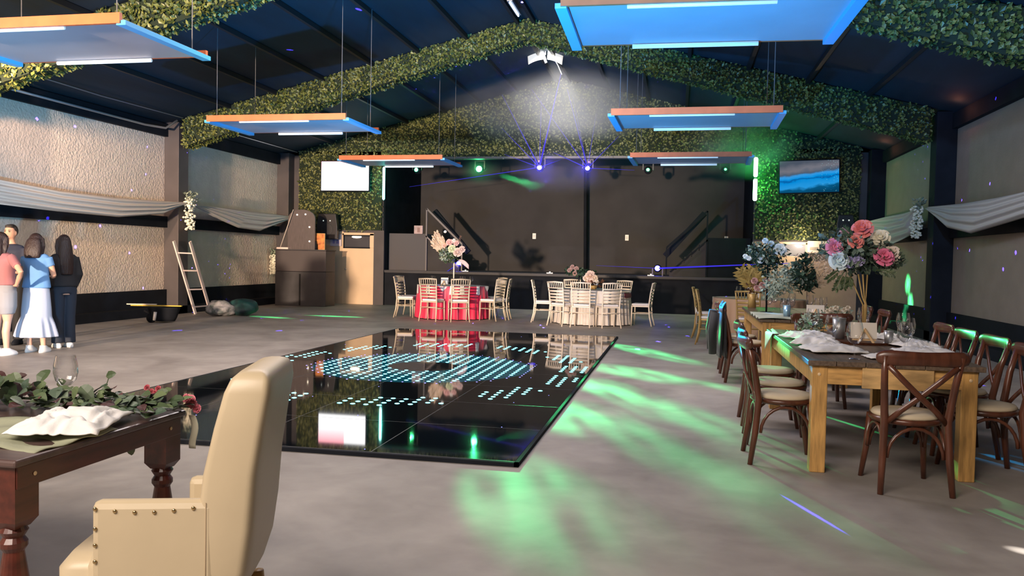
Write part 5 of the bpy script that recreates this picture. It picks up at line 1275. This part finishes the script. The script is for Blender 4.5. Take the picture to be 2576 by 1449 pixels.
def tee(sl, arms, zb=.92, wd=1.12):
    def f(c, bw):
        c.ringloft([(0, 0, zb, .170*bw*wd, .118*bw*wd), (0, 0, 1.05, .150*bw*wd, .10*bw*wd), (0, 0, 1.18, .152*bw*wd, .105*bw*wd), (0, 0, 1.30, .168*bw*wd, .10*bw*wd), (0, 0, 1.37, .13*bw*wd, .075*bw), (0, 0, 1.395, .07, .06)], 20)
        for s, arm in ((-1, arms[0]), (1, arms[1])):
            sh = Vector((s*.155*bw, 0, 1.33)); el = Vector(arm[0]); wr = Vector(arm[1])
            if sl <= 1: c.tube([sh, sh.lerp(el, sl*.6), sh.lerp(el, sl)], [.062, .058, .056], 10)
            else: c.tube([sh, sh.lerp(el, .5), el, el.lerp(wr, .5), el.lerp(wr, .92)], [.066, .06, .055, .052, .042], 10)
    return f
def legs_cloth(stance, zl, r0=.095, r1=.07, r2=.06):
    def f(c, bw):
        c.ringloft([(0, 0, .80, .155*bw*1.05, .11*bw*1.08), (0, 0, .90, .17*bw*1.05, .122*bw*1.05), (0, 0, 1.0, .148*bw*1.05, .10*bw*1.08)], 20)
        for s in (-1, 1):
            top = Vector((s*.085*bw, 0, .86)); kn = Vector((s*stance*.95, .012, .46)); ft = Vector((s*stance, -.0, .06))
            pts = [top, top.lerp(kn, .5), kn]; rr = [r0*bw*1.05, r0*bw, r1]
            if zl < .4: pts += [kn.lerp(ft, .5), ft.lerp(kn, max(0, (zl-.06)/.4))]; rr += [r1*.95, r2]
            else: pts[-1] = top.lerp(kn, (.86-zl)/.40)
            c.tube(pts, rr, 14)
    return f
def dress_skirt(c, bw):
    n = 72; rows = []; prof = ((1.02, .135, .10), (.92, .168, .125), (.84, .178, .135), (.62, .195, .16), (.50, .20, .17), (.485, .205, .175), (.40, .235, .205), (.22, .285, .25))
    vs = []
    for z, rx, ry in prof:
        amp = 0 if z > .9 else (.02 if z > .49 else .06)*(1 if z < .45 else .5)
        for j in range(n):
            a = 2*PI*j/n; q = 1+amp*math.sin(a*13)+amp*.6*math.sin(a*7+1); vs.append((rx*q*math.cos(a), ry*q*math.sin(a), z))
    c.add(vs, [(i*n+j, i*n+(j+1) % n, (i+1)*n+(j+1) % n, (i+1)*n+j) for i in range(len(prof)-1) for j in range(n)]); c.f.append(tuple(range(n))); c.m.append(0); c.f.append(tuple((len(prof)-1)*n+j for j in range(n))[::-1]); c.m.append(0)
def ppos(x, y): p = atZ(x, y); return (p.x, p.y, 0)
# pink T-shirt, back to camera, hand on hip
aL = ((-.27, -.02, 1.08), (-.25, .14, .90), (.2, .3, -.9)); aR = ((.47, -.06, 1.13), (.24, .04, .95), (-.8, .5, -.1))
person('person in pink T-shirt and grey shorts, hand on hip, at left edge', ppos(4, 893), R(-12), 1.60, 1.22, long_hair(.40, .09), (
    ('shirt', tee(.62, (aL, aR), .95, 1.1), mat('dusty pink cotton', (.30, .12, .13), .8), .013), ('shorts', legs_cloth(.11, .56, .098, .09), mat('light grey cotton', (.25, .25, .27), .8), .013)), aL, aR)
# blue top and white skirt
aL = ((-.22, .05, 1.08), (-.10, .20, 1.05), (.8, .5, .2)); aR = ((.22, .05, 1.08), (.10, .20, 1.05), (-.8, .5, .1))
person('person in light blue top and long white ruffled skirt, back to camera', ppos(92, 886), R(8), 1.60, 1.04, long_hair(.26, .10), (
    ('blouse', tee(.5, (aL, aR), .90, 1.12), mat('light blue cotton', (.11, .26, .52), .8), .013), ('skirt', dress_skirt, mat('pale blue white cotton', (.36, .40, .50), .8), .012)), aL, aR)
# dark jacket, long hair, facing left
aL = ((-.21, -.03, 1.08), (-.19, .06, .86), (.1, .3, -.9)); aR = ((.21, -.03, 1.08), (.17, .10, .84), (-.2, .2, -.9))
person('person in black jacket and dark jeans with very long dark hair', ppos(160, 874), R(62), 1.60, 1.0, long_hair(.50, .085, -.02), (
    ('jacket', tee(2, (aL, aR), .90, 1.22), mat('black wool', (.010, .010, .013), .8), .013), ('jeans', legs_cloth(.085, .07, .095, .085, .085), mat('dark denim', (.012, .018, .032), .8), .013)), aL, aR, stance=.085)
# man facing the camera
aL = ((-.24, .03, 1.08), (-.18, .20, 1.0), (.8, .4, .2)); aR = ((.24, .03, 1.08), (.18, .20, 1.0), (-.8, .4, .2))
mp = ppos(28, 866); 
person('person with short dark hair in dark shirt facing the camera behind the others', mp, R(195), 1.74, 1.1, short_hair, (
    ('shirt', tee(.7, (aL, aR), .92, 1.12), mat('dark navy cotton', (.02, .025, .05), .8), .013), ('trousers', legs_cloth(.1, .07, .095, .08, .07), mat('black cotton', (.01, .01, .012), .8), .013)), aL, aR, face=True, shoe=M_black)

# ------------------------------------------------------------------ smoke in the air near the stage
def smoke(name, c, r, dens, label, seed, col=(.9, .92, .95), scale=1.2):
    m = bpy.data.materials.new(name+' vapour'); m.use_nodes = True; nt = m.node_tree; N = nt.nodes; L = nt.links
    for n in list(N): N.remove(n)
    out = N.new('ShaderNodeOutputMaterial'); vs = N.new('ShaderNodeVolumeScatter'); vs.inputs['Color'].default_value = (*col, 1); vs.inputs['Anisotropy'].default_value = .1
    tc = N.new('ShaderNodeTexCoord'); mp = N.new('ShaderNodeMapping'); mp.inputs['Location'].default_value = (seed, seed*.7, 0); L.new(tc.outputs['Object'], mp.inputs[0])
    nz = N.new('ShaderNodeTexNoise'); nz.inputs['Scale'].default_value = scale; nz.inputs['Detail'].default_value = 3; nz.inputs['Distortion'].default_value = .4; L.new(mp.outputs[0], nz.inputs['Vector'])
    dv = N.new('ShaderNodeVectorMath'); dv.operation = 'DIVIDE'; L.new(tc.outputs['Object'], dv.inputs[0]); dv.inputs[1].default_value = r
    ln = N.new('ShaderNodeVectorMath'); ln.operation = 'LENGTH'; L.new(dv.outputs[0], ln.inputs[0])
    fo = N.new('ShaderNodeMapRange'); fo.inputs[1].default_value = 1.0; fo.inputs[2].default_value = .45; fo.interpolation_type = 'SMOOTHSTEP'; L.new(ln.outputs['Value'], fo.inputs[0])
    nr = N.new('ShaderNodeMapRange'); nr.inputs[1].default_value = .25; nr.inputs[2].default_value = .75; L.new(nz.outputs[0], nr.inputs[0])
    a = N.new('ShaderNodeMath'); a.operation = 'MULTIPLY'; L.new(fo.outputs[0], a.inputs[0]); L.new(nr.outputs[0], a.inputs[1])
    b = N.new('ShaderNodeMath'); b.operation = 'MULTIPLY'; L.new(a.outputs[0], b.inputs[0]); b.inputs[1].default_value = dens; L.new(b.outputs[0], vs.inputs['Density'])
    L.new(vs.outputs[0], out.inputs['Volume'])
    o = MB().ell((0, 0, 0), r, 24, 16).build(name, m, None); o.location = c
    return tag(o, label, 'smoke', None, 'stuff')
smoke('smoke_cloud', atY(1400, 262, 20.6), (3.4, 1.0, 1.15), .9, 'pale smoke drifting under the ridge above the blue lasers', 3.1, scale=.55)
smoke('smoke_cloud', atY(1860, 350, 21.6), (1.6, .7, 1.1), 1.0, 'green lit haze around and above the green light tube', 8.2)
smoke('smoke_cloud', atY(1418, 425, 22.15), (1.9, .4, .8), .45, 'thin haze glowing blue around the pair of laser lamps', 5.5, scale=.6)
smoke('smoke_cloud', atY(1215, 430, 22.7), (.8, .3, .5), .5, 'thin haze glowing green around the brightest green lamp', 6.5, scale=.6)
